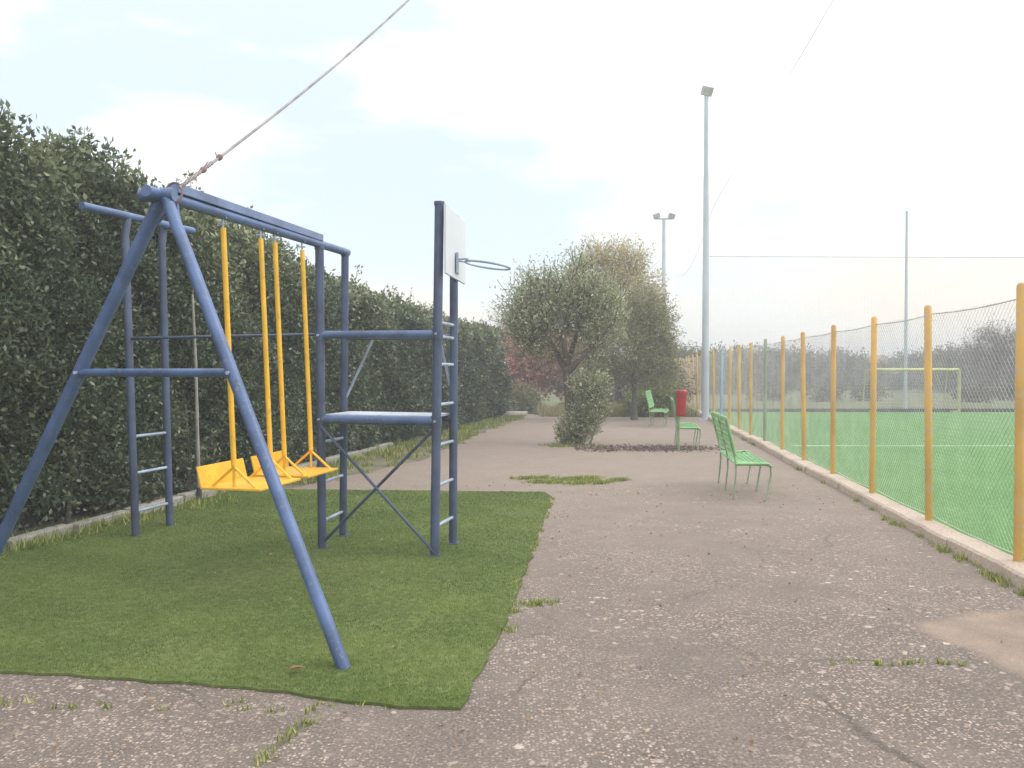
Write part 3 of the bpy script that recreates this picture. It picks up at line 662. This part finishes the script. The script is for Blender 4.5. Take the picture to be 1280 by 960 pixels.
# bin
t = empty('litter_bin', (3.36, 16.9, 0), R(-6)); tag(t, 'red litter bin on a thin post beside the middle bench', 'bin')
MB().tube([(0, 0, 0), (0, 0, 1.1)], 0.022, 10).build('post', M['green_leg'], t)
T = Matrix.Translation((0.03, -0.02, 0.70)) @ Matrix.Rotation(R(3), 4, 'Y')
bb = MB(); pr = [(0.085, 0), (0.095, 0.02), (0.105, 0.44), (0.11, 0.46), (0.11, 0.50), (0.10, 0.50), (0.095, 0.06)]
bb.tube([T @ Vector((0, 0, z)) for r, z in pr], [r for r, z in pr], 20); bb.build('bucket', M['red'], t)
MB().box((-0.03, -0.02, 0.8), (0.03, 0.02, 0.84)).build('bracket', M['dark'], t, smooth=False)
MB().tube([T @ Vector((0, 0, z)) for z in (0.50, 0.525)], [0.113, 0.09], 20).build('lid', M['red'], t)

# ------------------------------------------------------------------ vegetation
def tree(name, base, trunk, limbs, blobs, n_twigs, per, L, W, mat, label, cat='tree', group=None, spread=0.16, trunk_r=0.1, up=0.3, gap=0.15, barkm='bark', jit=0.5):
    """trunk: list of points; limbs: list of point lists; blobs: (cx,cy,cz,rx,ry,rz,weight) crown lobes; leaves sit on short twigs"""
    t = empty(name, base); tag(t, label, cat, group)
    m = MB(); n = len(trunk); m.tube(trunk, [trunk_r * (1.35 if i == 0 else 1 - 0.5 * i / (n - 1)) for i in range(n)], 10)
    for lb in limbs:
        m.tube(lb, [trunk_r * 0.5 * (1 - 0.8 * i / (len(lb) - 1)) for i in range(len(lb))], 7)
    bw = np.array([b[6] for b in blobs]); bw = bw / bw.sum(); idx = rng.choice(len(blobs), n_twigs, p=bw); Bq = np.array([b[:6] for b in blobs])[idx]
    d = unit(rng.normal(size=(n_twigs, 3))); rr = (gap + (1 - gap) * rng.random(n_twigs) ** 0.45)[:, None] * (1 + rng.normal(size=(n_twigs, 1)) * 0.07)
    C = Bq[:, :3] + d * rr * Bq[:, 3:]; axis = unit(d + np.array([0, 0, up]) + rng.normal(size=(n_twigs, 3)) * jit)
    tl = spread * (0.6 + rng.random((n_twigs, 1)) * 1.2)
    k = min(n_twigs, 700); sel = rng.choice(n_twigs, k, replace=False)
    m.build('trunk', M[barkm], t)
    prisms('twigs', C[sel] - axis[sel] * tl[sel] * 1.2, C[sel] + axis[sel] * tl[sel], max(0.003, trunk_r * 0.04), M[barkm], t)
    s = rng.random((n_twigs, per, 1)) * 2 - 0.7; PC = (C[:, None] + axis[:, None] * tl[:, None] * s + rng.normal(size=(n_twigs, per, 3)) * spread * 0.28).reshape(-1, 3)
    AX = (axis[:, None] * 0.8 + rng.normal(size=(n_twigs, per, 3)) * 0.75).reshape(-1, 3)
    tone = np.clip(np.repeat(rng.normal(0.45, 0.2, n_twigs), per) + rng.normal(0, 0.16, n_twigs * per), 0, 1)
    leaves('crown', PC, AX, L * rng.uniform(0.7, 1.25, len(PC)), W * rng.uniform(0.7, 1.2, len(PC)), mat, t, tone)
    return t
# --- the tall hedge
def hedge():
    t = empty('hedge', (HX(12), 12, 0)); tag(t, 'tall dark evergreen hedge running along the left of the path', 'hedge'); O_ = np.array([HX(12), 12, 0])
    hy = np.array([3, 7.67, 8.4, 9.1, 9.6, 10.1, 11.9, 13.2, 14.5, 16, 20, 25, 29.6]); hh = np.array([4.1, 3.92, 3.62, 3.93, 3.82, 3.68, 3.68, 3.5, 3.25, 3.15, 3.0, 2.82, 2.95])
    nl = np.array([0.193, 1.0, 0]) / math.hypot(0.193, 1); nrm = np.array([nl[1], -nl[0], 0])     # along, out to the path
    y0_, y1_ = 2.5, 29.6
    g = np.random.default_rng(4); ph = g.random((7, 3)) * 6.28
    def lump(yv, z):
        return (0.16 * np.sin(yv * 1.9 + ph[0, 0]) * np.sin(z * 1.7 + ph[0, 1]) + 0.10 * np.sin(yv * 4.3 + ph[1, 0] + z) * np.sin(z * 3.6 + ph[1, 1])
                + 0.06 * np.sin(yv * 9.1 + ph[2, 0]) * np.sin(z * 7.9 + ph[2, 1] + yv) + 0.08 * np.sin(yv * 0.8 + ph[3, 0]))
    def height(yv): return np.interp(yv, hy, hh) + 0.09 * np.sin(yv * 3.4 + 1) + 0.08 * np.sin(yv * 7.1 + 2 * np.sin(yv)) + 0.05 * np.sin(yv * 13 + 2)
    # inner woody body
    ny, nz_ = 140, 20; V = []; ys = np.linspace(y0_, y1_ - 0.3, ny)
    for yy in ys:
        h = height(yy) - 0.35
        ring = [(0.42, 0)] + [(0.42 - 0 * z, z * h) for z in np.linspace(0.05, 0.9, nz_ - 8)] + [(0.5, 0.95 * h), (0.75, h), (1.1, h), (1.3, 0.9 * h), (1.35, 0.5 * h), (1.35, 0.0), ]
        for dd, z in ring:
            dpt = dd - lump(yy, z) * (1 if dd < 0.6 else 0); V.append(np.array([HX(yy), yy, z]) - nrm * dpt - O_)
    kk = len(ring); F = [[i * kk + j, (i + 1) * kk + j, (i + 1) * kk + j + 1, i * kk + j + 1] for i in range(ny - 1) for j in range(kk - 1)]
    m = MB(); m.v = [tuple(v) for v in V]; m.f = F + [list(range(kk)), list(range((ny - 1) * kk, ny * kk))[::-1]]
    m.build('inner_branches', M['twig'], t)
    # stems at the foot
    st = MB()
    for yy in np.arange(5, 29, 0.55):
        x = HX(yy) - 0.35 + random.uniform(-0.1, 0.12); st.tube([(x - O_[0], yy - 12, 0), (x + random.uniform(-.08, .08) - O_[0], yy + random.uniform(-.1, .1) - 12, 0.7), (x + random.uniform(-.2, .2) - O_[0], yy + random.uniform(-.2, .2) - 12, 1.6)], [0.03, 0.024, 0.012], 6)
    st.build('stem', M['bark'], t)
    # leaf sprays on the front face, top and far end
    def spray(n, yv, z, out, L, W, sd):
        per = 5; base = np.stack([HX(yv), yv, z], 1) + nrm * out[:, None] - O_
        ax = unit(nrm * 0.7 + np.array([0, 0, 0.55]) + rng.normal(size=(n, 3)) * 0.6)
        s = rng.random((n, per, 1)); C = (base[:, None] + ax[:, None] * (sd[:, None, None] * s) + rng.normal(size=(n, per, 3)) * 0.035).reshape(-1, 3)
        AX = (ax[:, None] * 0.5 + rng.normal(size=(n, per, 3)) * 0.8).reshape(-1, 3)
        tn = np.clip(np.repeat(rng.normal(0.42, 0.17, n), per) + rng.normal(0, 0.17, n * per), 0, 1)
        return C, AX, np.repeat(L, per) * rng.uniform(0.7, 1.25, n * per), np.repeat(W, per) * rng.uniform(0.7, 1.2, n * per), tn
    n = 66000; yv = y0_ + 1.5 + (y1_ - y0_ - 1.5) * rng.random(n) ** 1.35; hgt = height(yv); z = 0.06 + rng.random(n) * (hgt - 0.05)
    thin = np.sin(yv * 3.1 + z * 2.3) * np.sin(z * 4.7 - yv * 1.3) + np.sin(yv * 7.7 + z * 5.1) * 0.5
    keep = rng.random(n) < np.clip(0.95 - 0.68 * np.clip(thin, 0, 2) - 0.3 * (z < 0.35), 0.06, 1); yv, z, hgt = yv[keep], z[keep], hgt[keep]; n = len(yv)
    rnd_top = np.clip((z - hgt + 0.5) / 0.5, 0, 1); out = lump(yv, z) - 0.42 * rng.random(n) ** 1.2 - 0.35 * rnd_top ** 2
    lod = 1 + np.clip((yv - 9) / 20, 0, 1) * 0.8
    parts_ = [spray(n, yv, z, out, 0.064 * lod, 0.034 * lod, 0.13 * lod)]
    n2 = 9000; y2 = y0_ + 1.5 + (y1_ - y0_ - 1.5) * rng.random(n2) ** 1.3; h2 = height(y2); o2 = -1.35 * rng.random(n2); z2 = h2 - 0.12 * rng.random(n2) ** 2 - 0.25 * np.abs(o2 + 0.6)
    parts_.append(spray(n2, y2, z2, o2, 0.075 * (1 + (y2 - 4) / 30), 0.04 * (1 + (y2 - 4) / 30), np.full(n2, 0.2)))
    n3 = 3000; o3 = -1.4 * rng.random(n3); z3 = rng.random(n3) * (height(29.5) - 0.1); parts_.append(spray(n3, 29.45 + rng.random(n3) * 0.35, z3, o3, np.full(n3, 0.13), np.full(n3, 0.07), np.full(n3, 0.2)))
    C, AX, L, W, tn = [np.concatenate(q) for q in zip(*parts_)]
    # leaves of the year near the top are paler, and some bushes of the row yellower than others
    yy = C[:, 1] + 12; fr_ = np.clip(C[:, 2] / height(yy), 0, 1.1); tn = np.clip(tn + 0.30 * np.clip((fr_ - 0.55) / 0.45, 0, 1) ** 1.5 + 0.12 * np.sin(yy * 1.15 + 0.6) * fr_ + 0.10 * np.sin(yy * 2.9 + C[:, 2] * 2.1) - 0.05, 0, 1)
    leaves('foliage', C, AX, L, W, M['hedge'], t, tn)
    # upright young shoots on top
    ns = 620; ys_ = y0_ + 2 + (y1_ - y0_ - 2) * rng.random(ns) ** 1.2; os_ = -0.1 - 1.0 * rng.random(ns); hs = height(ys_) - 0.15; ln = 0.18 + 0.4 * rng.random(ns) ** 2.4
    per = 26; s = rng.random((ns, per, 1)) ** 0.8; lean = rng.normal(size=(ns, 1, 3)) * 0.16; lean[:, :, 2] = 1
    b0 = (np.stack([HX(ys_), ys_, hs], 1) + nrm * os_[:, None] - O_)[:, None]
    C = (b0 + lean * ln[:, None, None] * s + rng.normal(size=(ns, per, 3)) * 0.095 * (1.25 - s)).reshape(-1, 3)
    AX = (lean * 0.5 + rng.normal(size=(ns, per, 3)) * 0.7).reshape(-1, 3)
    leaves('young_shoots', C, AX, 0.075 * rng.uniform(0.7, 1.3, len(C)), 0.036 * rng.uniform(0.7, 1.3, len(C)), M['hedge_top'], t)
    prisms('shoot_stems', b0[:, 0], b0[:, 0] + lean[:, 0] * ln[:, None], 0.004, M['bark'], t)['kind'] = 'stuff'
hedge()
# stake in front of the hedge
t = empty('wooden_stake', (-3.90, 10.4, 0)); tag(t, 'thin weathered stake standing against the hedge behind the ladder', 'stake')
MB().tube([(0.02, 0, 0), (0.0, 0, 0.9), (-0.015, 0.0, 1.7), (-0.05, 0, 2.55)], [0.026, 0.022, 0.02, 0.015], 8).build('pole', M['stake'], t)
MB().tube([(0.02, 0, 0.0), (0.018, 0, 0.16)], 0.034, 8).build('dark_foot', M['dark'], t)  # short dark sleeve round the bottom of the stake

# --- olive tree in the path
tree('olive_tree', (1.30, 18.5, 0), [(0.02, 0, 0), (0.0, 0.02, 0.5), (-0.05, 0, 1.1), (-0.12, 0.03, 1.72)],
     [[(-0.12, 0, 1.6), (-0.32, 0.1, 2.05), (-0.62, -0.3, 2.5), (-1.05, -0.2, 3.0)], [(-0.1, 0, 1.62), (0.05, 0.1, 2.15), (0.22, -0.1, 2.8), (0.3, 0, 3.5)],
      [(-0.05, 0, 1.6), (0.3, -0.2, 2.0), (0.75, -0.1, 2.45), (1.1, 0, 2.9)], [(-0.1, 0, 1.75), (-0.2, -0.5, 2.4), (-0.3, -0.7, 3.1)], [(-0.55, 0.1, 2.4), (-0.6, 0.1, 3.0), (-0.55, 0, 3.6)]],
     [(-0.6, 0, 2.7, 0.72, 0.7, 0.6, 2.4), (0.2, 0.1, 3.0, 0.75, 0.7, 0.7, 2.4), (-0.1, 0, 3.35, 0.62, 0.6, 0.5, 1.3), (-0.6, 0, 3.35, 0.4, 0.5, 0.45, 0.8), (-1.08, 0, 2.95, 0.42, 0.45, 0.5, 1.0), (-1.0, 0, 2.4, 0.4, 0.4, 0.35, 0.6),
      (0.7, 0, 2.6, 0.55, 0.55, 0.5, 1.1), (-0.55, 0.1, 2.1, 0.5, 0.4, 0.28, 0.5), (0.4, 0.1, 2.15, 0.45, 0.4, 0.34, 0.5), (0.75, 0, 3.2, 0.4, 0.4, 0.4, 0.6), (-0.85, 0, 3.4, 0.25, 0.3, 0.3, 0.35), (0.15, 0, 3.85, 0.25, 0.3, 0.25, 0.3), (-1.35, 0, 2.75, 0.2, 0.3, 0.25, 0.25)],
     1350, 14, 0.088, 0.028, M['olive'], 'grey green olive tree growing out of the middle of the path', spread=0.23, trunk_r=0.15, up=1.1)
tree('sucker_bush', (1.50, 18.25, 0), [(0, 0, 0), (0.0, 0, 0.4), (0.03, 0, 0.9)], [[(0, 0, 0.1), (-0.2, 0, 0.5)], [(0, 0, 0.1), (0.22, 0, 0.5), (0.3, 0.05, 1.1)], [(0.2, 0.1, 0.0), (0.4, 0.1, 0.6), (0.5, 0.1, 1.2)]],
     [(0.0, 0, 0.45, 0.36, 0.3, 0.42, 1.8), (0.24, 0, 0.75, 0.34, 0.3, 0.45, 1.6), (0.2, 0, 1.25, 0.38, 0.32, 0.28, 1.5), (-0.34, 0, 0.16, 0.2, 0.25, 0.18, 0.6)],
     620, 13, 0.08, 0.028, M['olive'], 'bushy grey green suckers crowding the foot of the olive tree', 'bush', spread=0.13, trunk_r=0.04, up=1.2)
# --- dense dark tree behind it
tree('evergreen_tree', (4.0, 27.5, 0), [(0, 0, 0), (0.0, 0, 0.8), (0.02, 0, 1.8), (0.0, 0, 3.2)], [[(0, 0, 1.2), (-0.7, 0, 1.7), (-1.3, 0, 2.3)], [(0, 0, 1.3), (0.7, 0.1, 1.8), (1.1, 0, 2.3)], [(0, 0, 1.8), (0.1, -0.6, 2.6)]],
     [(-0.35, 0, 2.4, 1.6, 1.3, 1.05, 3.2), (-0.45, 0, 3.25, 1.2, 1.0, 0.9, 2.4), (0.25, 0, 3.55, 0.8, 0.9, 0.7, 1.6), (0.55, 0, 2.9, 0.8, 0.9, 0.95, 1.6), (-1.0, 0, 1.75, 0.85, 0.7, 0.55, 1), (0.5, 0, 1.6, 0.95, 0.8, 0.65, 1.3), (0.75, 0, 2.2, 0.6, 0.7, 0.7, 1)],
     3200, 14, 0.085, 0.034, M['darktree'], 'dense dark evergreen tree standing behind the olive at the path end', spread=0.2, trunk_r=0.09, up=0.2, gap=0.45)
tree('autumn_tree', (3.75, 31.5, 0), [(0, 0, 0), (0, 0, 2), (0, 0, 4.2)], [[(0, 0, 2.5), (-0.6, 0, 4), (-0.9, 0, 5.2)], [(0, 0, 3), (0.7, 0, 4.3), (1.1, 0, 5.2)], [(0, 0, 3.4), (0.1, 0, 5.4)]],
     [(-0.4, 0, 5.1, 1.1, 0.9, 0.85, 2), (0.6, 0, 5.0, 1.15, 0.9, 0.85, 2), (0.5, 0, 5.8, 0.9, 0.7, 0.6, 1.2), (-0.6, 0, 5.9, 0.6, 0.5, 0.55, 0.8), (1.3, 0, 4.3, 0.7, 0.6, 0.6, 0.7)],
     750, 11, 0.11, 0.055, M['yellowtree'], 'thin yellowing tree whose top shows above the dark evergreen', spread=0.26, trunk_r=0.1, up=0.6)
tree('red_shrub', (0.75, 35.0, 0), [(0, 0, 0), (0.0, 0, 0.6), (0.05, 0, 1.4)], [[(0, 0, 0.6), (-0.7, 0, 1.3), (-1.2, 0, 2.0)], [(0, 0, 0.6), (0.6, 0, 1.3), (0.9, 0, 2.2)]],
     [(-0.8, 0, 2.0, 1.1, 0.8, 1.05, 2.2), (0.6, 0, 2.05, 1.25, 0.8, 1.1, 2.4), (-0.1, 0, 1.3, 1.2, 0.8, 0.7, 1.5), (1.5, 0.2, 1.9, 0.8, 0.7, 1.2, 1.2)],
     1700, 10, 0.15, 0.085, M['redleaf'], 'reddish brown autumn shrub between the hedge end and the olive', 'shrub', spread=0.2, trunk_r=0.07, gap=0.7)
tree('bare_tree', (0.35, 38.5, 0), [(0, 0, 0), (0, 0, 1.6), (0.1, 0, 2.6)], [[(0, 0, 1.6), (-0.7, 0, 2.9), (-1.0, 0, 4.0)], [(0, 0, 2), (0.6, 0, 3.2), (0.9, 0, 4.3)], [(0, 0, 2.2), (0.0, 0, 3.4), (-0.2, 0, 4.6)]],
     [(-0.3, 0, 3.2, 1.3, 0.8, 1.2, 2), (0.7, 0, 3.0, 1.1, 0.8, 1.2, 2)], 700, 6, 0.10, 0.03, M['bareleaf'], 'thin almost bare tree rising above the red shrub', spread=0.35, trunk_r=0.08, up=0.9)
tree('dark_bush', (-0.15, 31.8, 0), [(0, 0, 0), (0, 0, 0.5), (0, 0, 0.9)], [[(0, 0, 0.3), (-0.4, 0, 0.7)], [(0, 0, 0.3), (0.5, 0, 0.7)]],
     [(-0.3, 0.2, 0.6, 0.85, 0.6, 0.6, 2), (0.7, 0.4, 0.5, 0.7, 0.5, 0.45, 1)], 500, 10, 0.10, 0.05, M['darktree'], 'low dark bush at the end of the tall hedge', 'bush', spread=0.18, trunk_r=0.05)
tree('broad_shrub', (4.6, 33.5, 0), [(0, 0, 0), (0, 0, 0.5), (0, 0, 1.2)], [[(0, 0, 0.3), (-0.7, 0, 1.2)], [(0, 0, 0.3), (0.8, 0, 1.3)]],
     [(-1.5, 0, 0.9, 1.2, 0.8, 0.9, 2), (0.2, 0, 1.2, 1.5, 0.9, 1.2, 3), (1.6, 0, 0.9, 0.9, 0.8, 0.9, 1.4)], 1100, 12, 0.13, 0.06, M['farleaf'], 'broad grey green shrub under the dark evergreen', 'shrub', spread=0.25, trunk_r=0.06)
tree('leafy_bush', (5.0, 29.6, 0), [(0, 0, 0), (0, 0, 0.4), (0, 0, 0.7)], [[(0, 0, 0.2), (-0.3, 0, 0.7)], [(0, 0, 0.2), (0.3, 0, 0.7)]],
     [(-0.3, 0, 0.45, 0.8, 0.5, 0.42, 2), (0.4, 0, 0.7, 0.6, 0.5, 0.5, 2)], 420, 10, 0.12, 0.06, M['weed'], 'bright leafy bush behind the farthest green bench', 'bush', spread=0.18, trunk_r=0.03)
# brush at the path end
P = np.stack([rng.uniform(1.0, 6.6, 9000), rng.uniform(29.4, 33.5, 9000), np.zeros(9000)], 1)
bl = blades('dry_brush', P, rng.uniform(0.12, 0.5, 9000) * (0.6 + 0.6 * np.sin(P[:, 0] * 2.1) ** 2), 0.03, M['brush'], None, 0.5); tag(bl, 'dry grass and low brush at the end of the path', 'grass', kind='stuff')
# far treeline beyond the pitch
k = 0
for px in list(range(846, 1420, 22)):
    D = random.uniform(62, 84) if px > 900 else random.uniform(52, 60); x = (px - 640) / 1050 * D; topy = random.uniform(437, 445) if px < 1180 else random.uniform(436, 442)
    if 1078 < px < 1132: topy = 459
    h = 1.6 + (464 - topy) / 1050 * D; wd = random.uniform(1.3, 2.1)
    nearfence = px < 925
    tree('distant_tree', (x, D, 0), [(0, 0, 0), (0, 0, h * 0.3), (0.05, 0, h * 0.6)], [[(0, 0, h * 0.3), (-0.5, 0, h * 0.6)], [(0, 0, h * 0.3), (0.5, 0, h * 0.65)]],
         [(-wd * 0.35, 0, h * 0.38, wd * 0.8, 1.0, h * 0.38, 2), (wd * 0.4, 0, h * 0.42, wd * 0.8, 1.0, h * 0.4, 2), (0, 0, h * 0.72, wd * 0.75, 0.8, h * 0.26, 1.4)],
         560, 13, 0.22, 0.11, M['olivegreen'] if nearfence else M['farleaf'], 'olive green tree seen through the far packed fence posts' if nearfence else 'grey green tree in the distant row beyond the pitch', 'tree', 'olive green trees past the far fence posts' if nearfence else 'distant trees beyond the pitch', spread=0.45, trunk_r=0.14)
D = 52; x = (1247 - 640) / 1050 * D
tree('leafless_tree', (x, D, 0), [(0, 0, 0), (0, 0, 1.2), (0.1, 0, 2.4)], [[(0, 0, 1.4), (-0.9, 0, 2.8), (-1.3, 0, 3.8)], [(0, 0, 1.6), (0.9, 0, 3.0), (1.4, 0, 4.0)], [(0, 0, 2), (0.0, 0, 3.4), (-0.3, 0, 4.4)], [(0, 0, 2), (0.5, 0, 3.4), (0.6, 0, 4.3)]],
     [(-0.7, 0, 2.9, 1.3, 0.9, 1.1, 2), (0.7, 0, 2.9, 1.3, 0.9, 1.1, 2), (0, 0, 3.6, 1.3, 0.8, 0.7, 1.5), (0, 0, 1.6, 1.5, 0.9, 1.1, 2)], 700, 9, 0.16, 0.05, M['bareleaf'], 'brown leafless tree right of the yellow goal, taller than the distant row', spread=0.45, trunk_r=0.14, up=0.8)
for px, D, h, wd in ((1215, 44, 0.75, 0.9), (1085, 46, 0.8, 1.0), (1030, 45, 0.7, 0.9), (1262, 47, 0.9, 1.1), (960, 47, 0.9, 1.2)):
    x = (px - 640) / 1050 * D
    tree('field_bush', (x, D, 0), [(0, 0, 0), (0, 0, h * 0.4), (0, 0, h * 0.7)], [[(0, 0, 0.1), (-0.3, 0, h * 0.6)]], [(-wd * 0.3, 0, h * 0.5, wd * 0.6, 0.5, h * 0.5, 1), (wd * 0.35, 0, h * 0.55, wd * 0.6, 0.5, h * 0.5, 1)],
         120, 9, 0.18, 0.09, M['farleaf'], 'low grey green bush in the field behind the pitch', 'bush', 'bushes in the field behind the pitch', spread=0.22, trunk_r=0.04)
# far house
t = empty('house', ((1105 - 640) / 1050 * 92, 92, 0)); tag(t, 'small pale house with gabled roof among the distant trees', 'house')
hw, hd, he, hr_ = 1.2, 1.6, 2.4, 3.3
m = MB(); m.box((-hw, 0, 0), (hw, 2 * hd, he)); m.poly([(-hw, 0, he), (hw, 0, he), (0, 0, hr_)]); m.poly([(hw, 2 * hd, he), (-hw, 2 * hd, he), (0, 2 * hd, hr_)]); m.build('wall', M['house'], t, smooth=False)
m = MB(); m.bar((-hw / 2 - 0.06, -0.1, (he + hr_) / 2 + 0.0), (-hw / 2 - 0.06, 2 * hd + 0.1, (he + hr_) / 2), 1.7, 0.06, up=(-(hr_ - he), 0, hw)); m.bar((hw / 2 + 0.06, -0.1, (he + hr_) / 2), (hw / 2 + 0.06, 2 * hd + 0.1, (he + hr_) / 2), 1.7, 0.06, up=((hr_ - he), 0, hw)); m.build('roof', M['roof'], t, smooth=False)
MB().box((-0.2, -0.03, 1.9), (0.2, 0.02, 2.4)).build('window', M['dark'], t, smooth=False)
# white slab at the hedge end
t = MB().box((-0.45, -0.15, 0), (0.45, 0.15, 0.12)).box((-0.42, -0.12, -0.001), (0.42, 0.12, 0.05)).build('stone_slab', M['stone'], smooth=False, bevel=0.02); t.location = (0.10, 30.3, 0.02); t.rotation_euler = (0, 0, R(4)); tag(t, 'pale stone slab lying by the dark bush at the hedge end', 'slab')

# ------------------------------------------------------------------ weeds, litter, small things
def tufts(name, spots, label, hmin=0.03, hmax=0.12, mat='weed', wd=0.007):
    Q = []; 
    for (x, y, rx, ry, n) in spots:
        a = rng.random(n) * 2 * np.pi; r = np.sqrt(rng.random(n)) * (0.55 + 0.45 * np.sin(3 * a + x) * np.sin(5 * a + y)); Q.append(np.stack([x + rx * r * np.cos(a), y + ry * r * np.sin(a), np.zeros(n)], 1))
    P = np.concatenate(Q); o = blades(name, P, rng.uniform(hmin, hmax, len(P)) , wd * (1 + P[:, 1] / 12), M[mat], None, 0.8); return tag(o, label, 'grass', kind='stuff')
tufts('grass_patch', [(0.25 + 0.12 * k + random.uniform(-.1, .1), 12.2 + random.uniform(-.35, .35), 0.28, 0.25, 420) for k in range(11)], 'bright green grass patch growing on the path past the turf mat', 0.015, 0.06)
sp = []
for k in range(26):
    y = random.uniform(4.6, 9); sp.append((FX(y) - 0.24 + random.uniform(-0.05, 0.03), y, 0.07, 0.12, random.randint(15, 60)))
for k in range(16):
    y = random.uniform(9, 24); sp.append((FX(y) - 0.22, y, 0.06, 0.15, 30))
tufts('kerb_weeds', sp, 'weeds along the foot of the pale fence kerb', 0.012, 0.07, wd=0.005)
sp = [(0.17, 5.75, 0.20, 0.16, 170), (0.0, 5.55, 0.1, 0.15, 60), (-0.04, 5.15, 0.1, 0.12, 60), (-0.98, 3.66, 0.06, 0.2, 60), (-0.92, 3.78, 0.07, 0.1, 40), (-1.02, 3.45, 0.06, 0.18, 40)]
for k in range(16): sp.append((1.75 + 0.045 * k + random.uniform(-.03, .03), 4.56 + 0.02 * math.sin(k * 0.7), 0.035, 0.012, random.choice((2, 5, 9, 14))))
for k in range(14):
    y = random.uniform(6, 10.8); sp.append((-0.244 + 0.112 * (y - 3.93) + 0.02, y, 0.06, 0.15, 45))
for k in range(20): sp.append((random.uniform(-2.6, -0.5), random.uniform(3.9, 4.05) - 0.0, 0.05, 0.03, 8))
tufts('crack_grass', sp, 'sparse grass in the cracks of the worn asphalt around the turf mat', 0.012, 0.045)
sp = []
for k in range(300):
    y = 4.5 + 25 * random.random() ** 1.1; wv = np.interp(y, [8, 12, 15.5, 19, 24, 29], [0.3, 1.0, 1.5, 1.2, 1.0, 0.8]); sp.append((HX(y) + 0.12 + random.random() * wv, y, 0.22, 0.3, random.randint(12, 55)))
tufts('verge_weeds', sp, 'weeds and grass on the verge at the foot of the tall hedge', 0.03, 0.13, wd=0.009)
tufts('tree_grass', [(1.0 + random.uniform(-.35, .9), 17.9 + random.uniform(-.25, .3), 0.2, 0.15, 32) for k in range(14)], 'grass round the foot of the olive tree', 0.02, 0.10, wd=0.006)
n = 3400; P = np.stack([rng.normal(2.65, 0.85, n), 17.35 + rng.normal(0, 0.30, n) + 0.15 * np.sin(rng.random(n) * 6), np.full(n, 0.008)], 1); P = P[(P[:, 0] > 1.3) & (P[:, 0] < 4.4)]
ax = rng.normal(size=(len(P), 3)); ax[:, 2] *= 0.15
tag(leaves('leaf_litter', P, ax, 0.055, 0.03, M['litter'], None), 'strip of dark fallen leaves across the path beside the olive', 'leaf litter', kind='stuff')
n = 900; P = np.stack([rng.uniform(-4, 4, n), rng.uniform(2.6, 12, n), np.full(n, 0.009)], 1); P = P[P[:, 0] < FX(P[:, 1]) - 0.3]; P[in_poly(P, edge), 2] = 0.038; P = P[P[:, 0] > HX(P[:, 1]) + 0.4]
P = P[(P[:, 2] < 0.03) | (rng.random(len(P)) < 0.12)]
ax = rng.normal(size=(len(P), 3)); ax[:, 2] *= 0.12
tag(leaves('scattered_bits', P, ax, rng.uniform(0.015, 0.04, len(P)), rng.uniform(0.01, 0.022, len(P)), M['deadleaf'], None), 'small dry leaf scraps scattered over the asphalt', 'leaf litter', kind='stuff')
lf = MB(); pr = [(0, 0, 0.02), (0.022, 0.018, 0.034), (0.05, 0.024, 0.030), (0.085, 0.0, 0.024), (0.055, -0.024, 0.04), (0.02, -0.018, 0.03)]
lf.poly([pr[0], pr[1], pr[2], pr[3]]); lf.poly([pr[0], pr[3], pr[4], pr[5]]); lf.tube([(0, 0, 0.02), (-0.035, 0.006, 0.03)], 0.002, 5)
o = lf.build('dead_leaf', M['deadleaf']); o.location = (-1.17, 4.38, 0.02); tag(o, 'single curled brown leaf on the front edge of the turf mat', 'leaf')

# ------------------------------------------------------------------ haze
hz_ = MB().box((-520, -80, -1.2), (720, 920, 13.0)).build('haze', bpy.data.materials.new('haze_air'), smooth=False); hz_['kind'] = 'stuff'
hm = hz_.data.materials[0]; hm.use_nodes = True; ht = hm.node_tree; ht.nodes.clear()
ho = ht.nodes.new('ShaderNodeOutputMaterial'); hv = ht.nodes.new('ShaderNodeVolumePrincipled')
hv.inputs['Color'].default_value = (0.95, 0.96, 0.98, 1); hv.inputs['Density'].default_value = 0.0048; ht.links.new(hv.outputs[0], ho.inputs['Volume'])
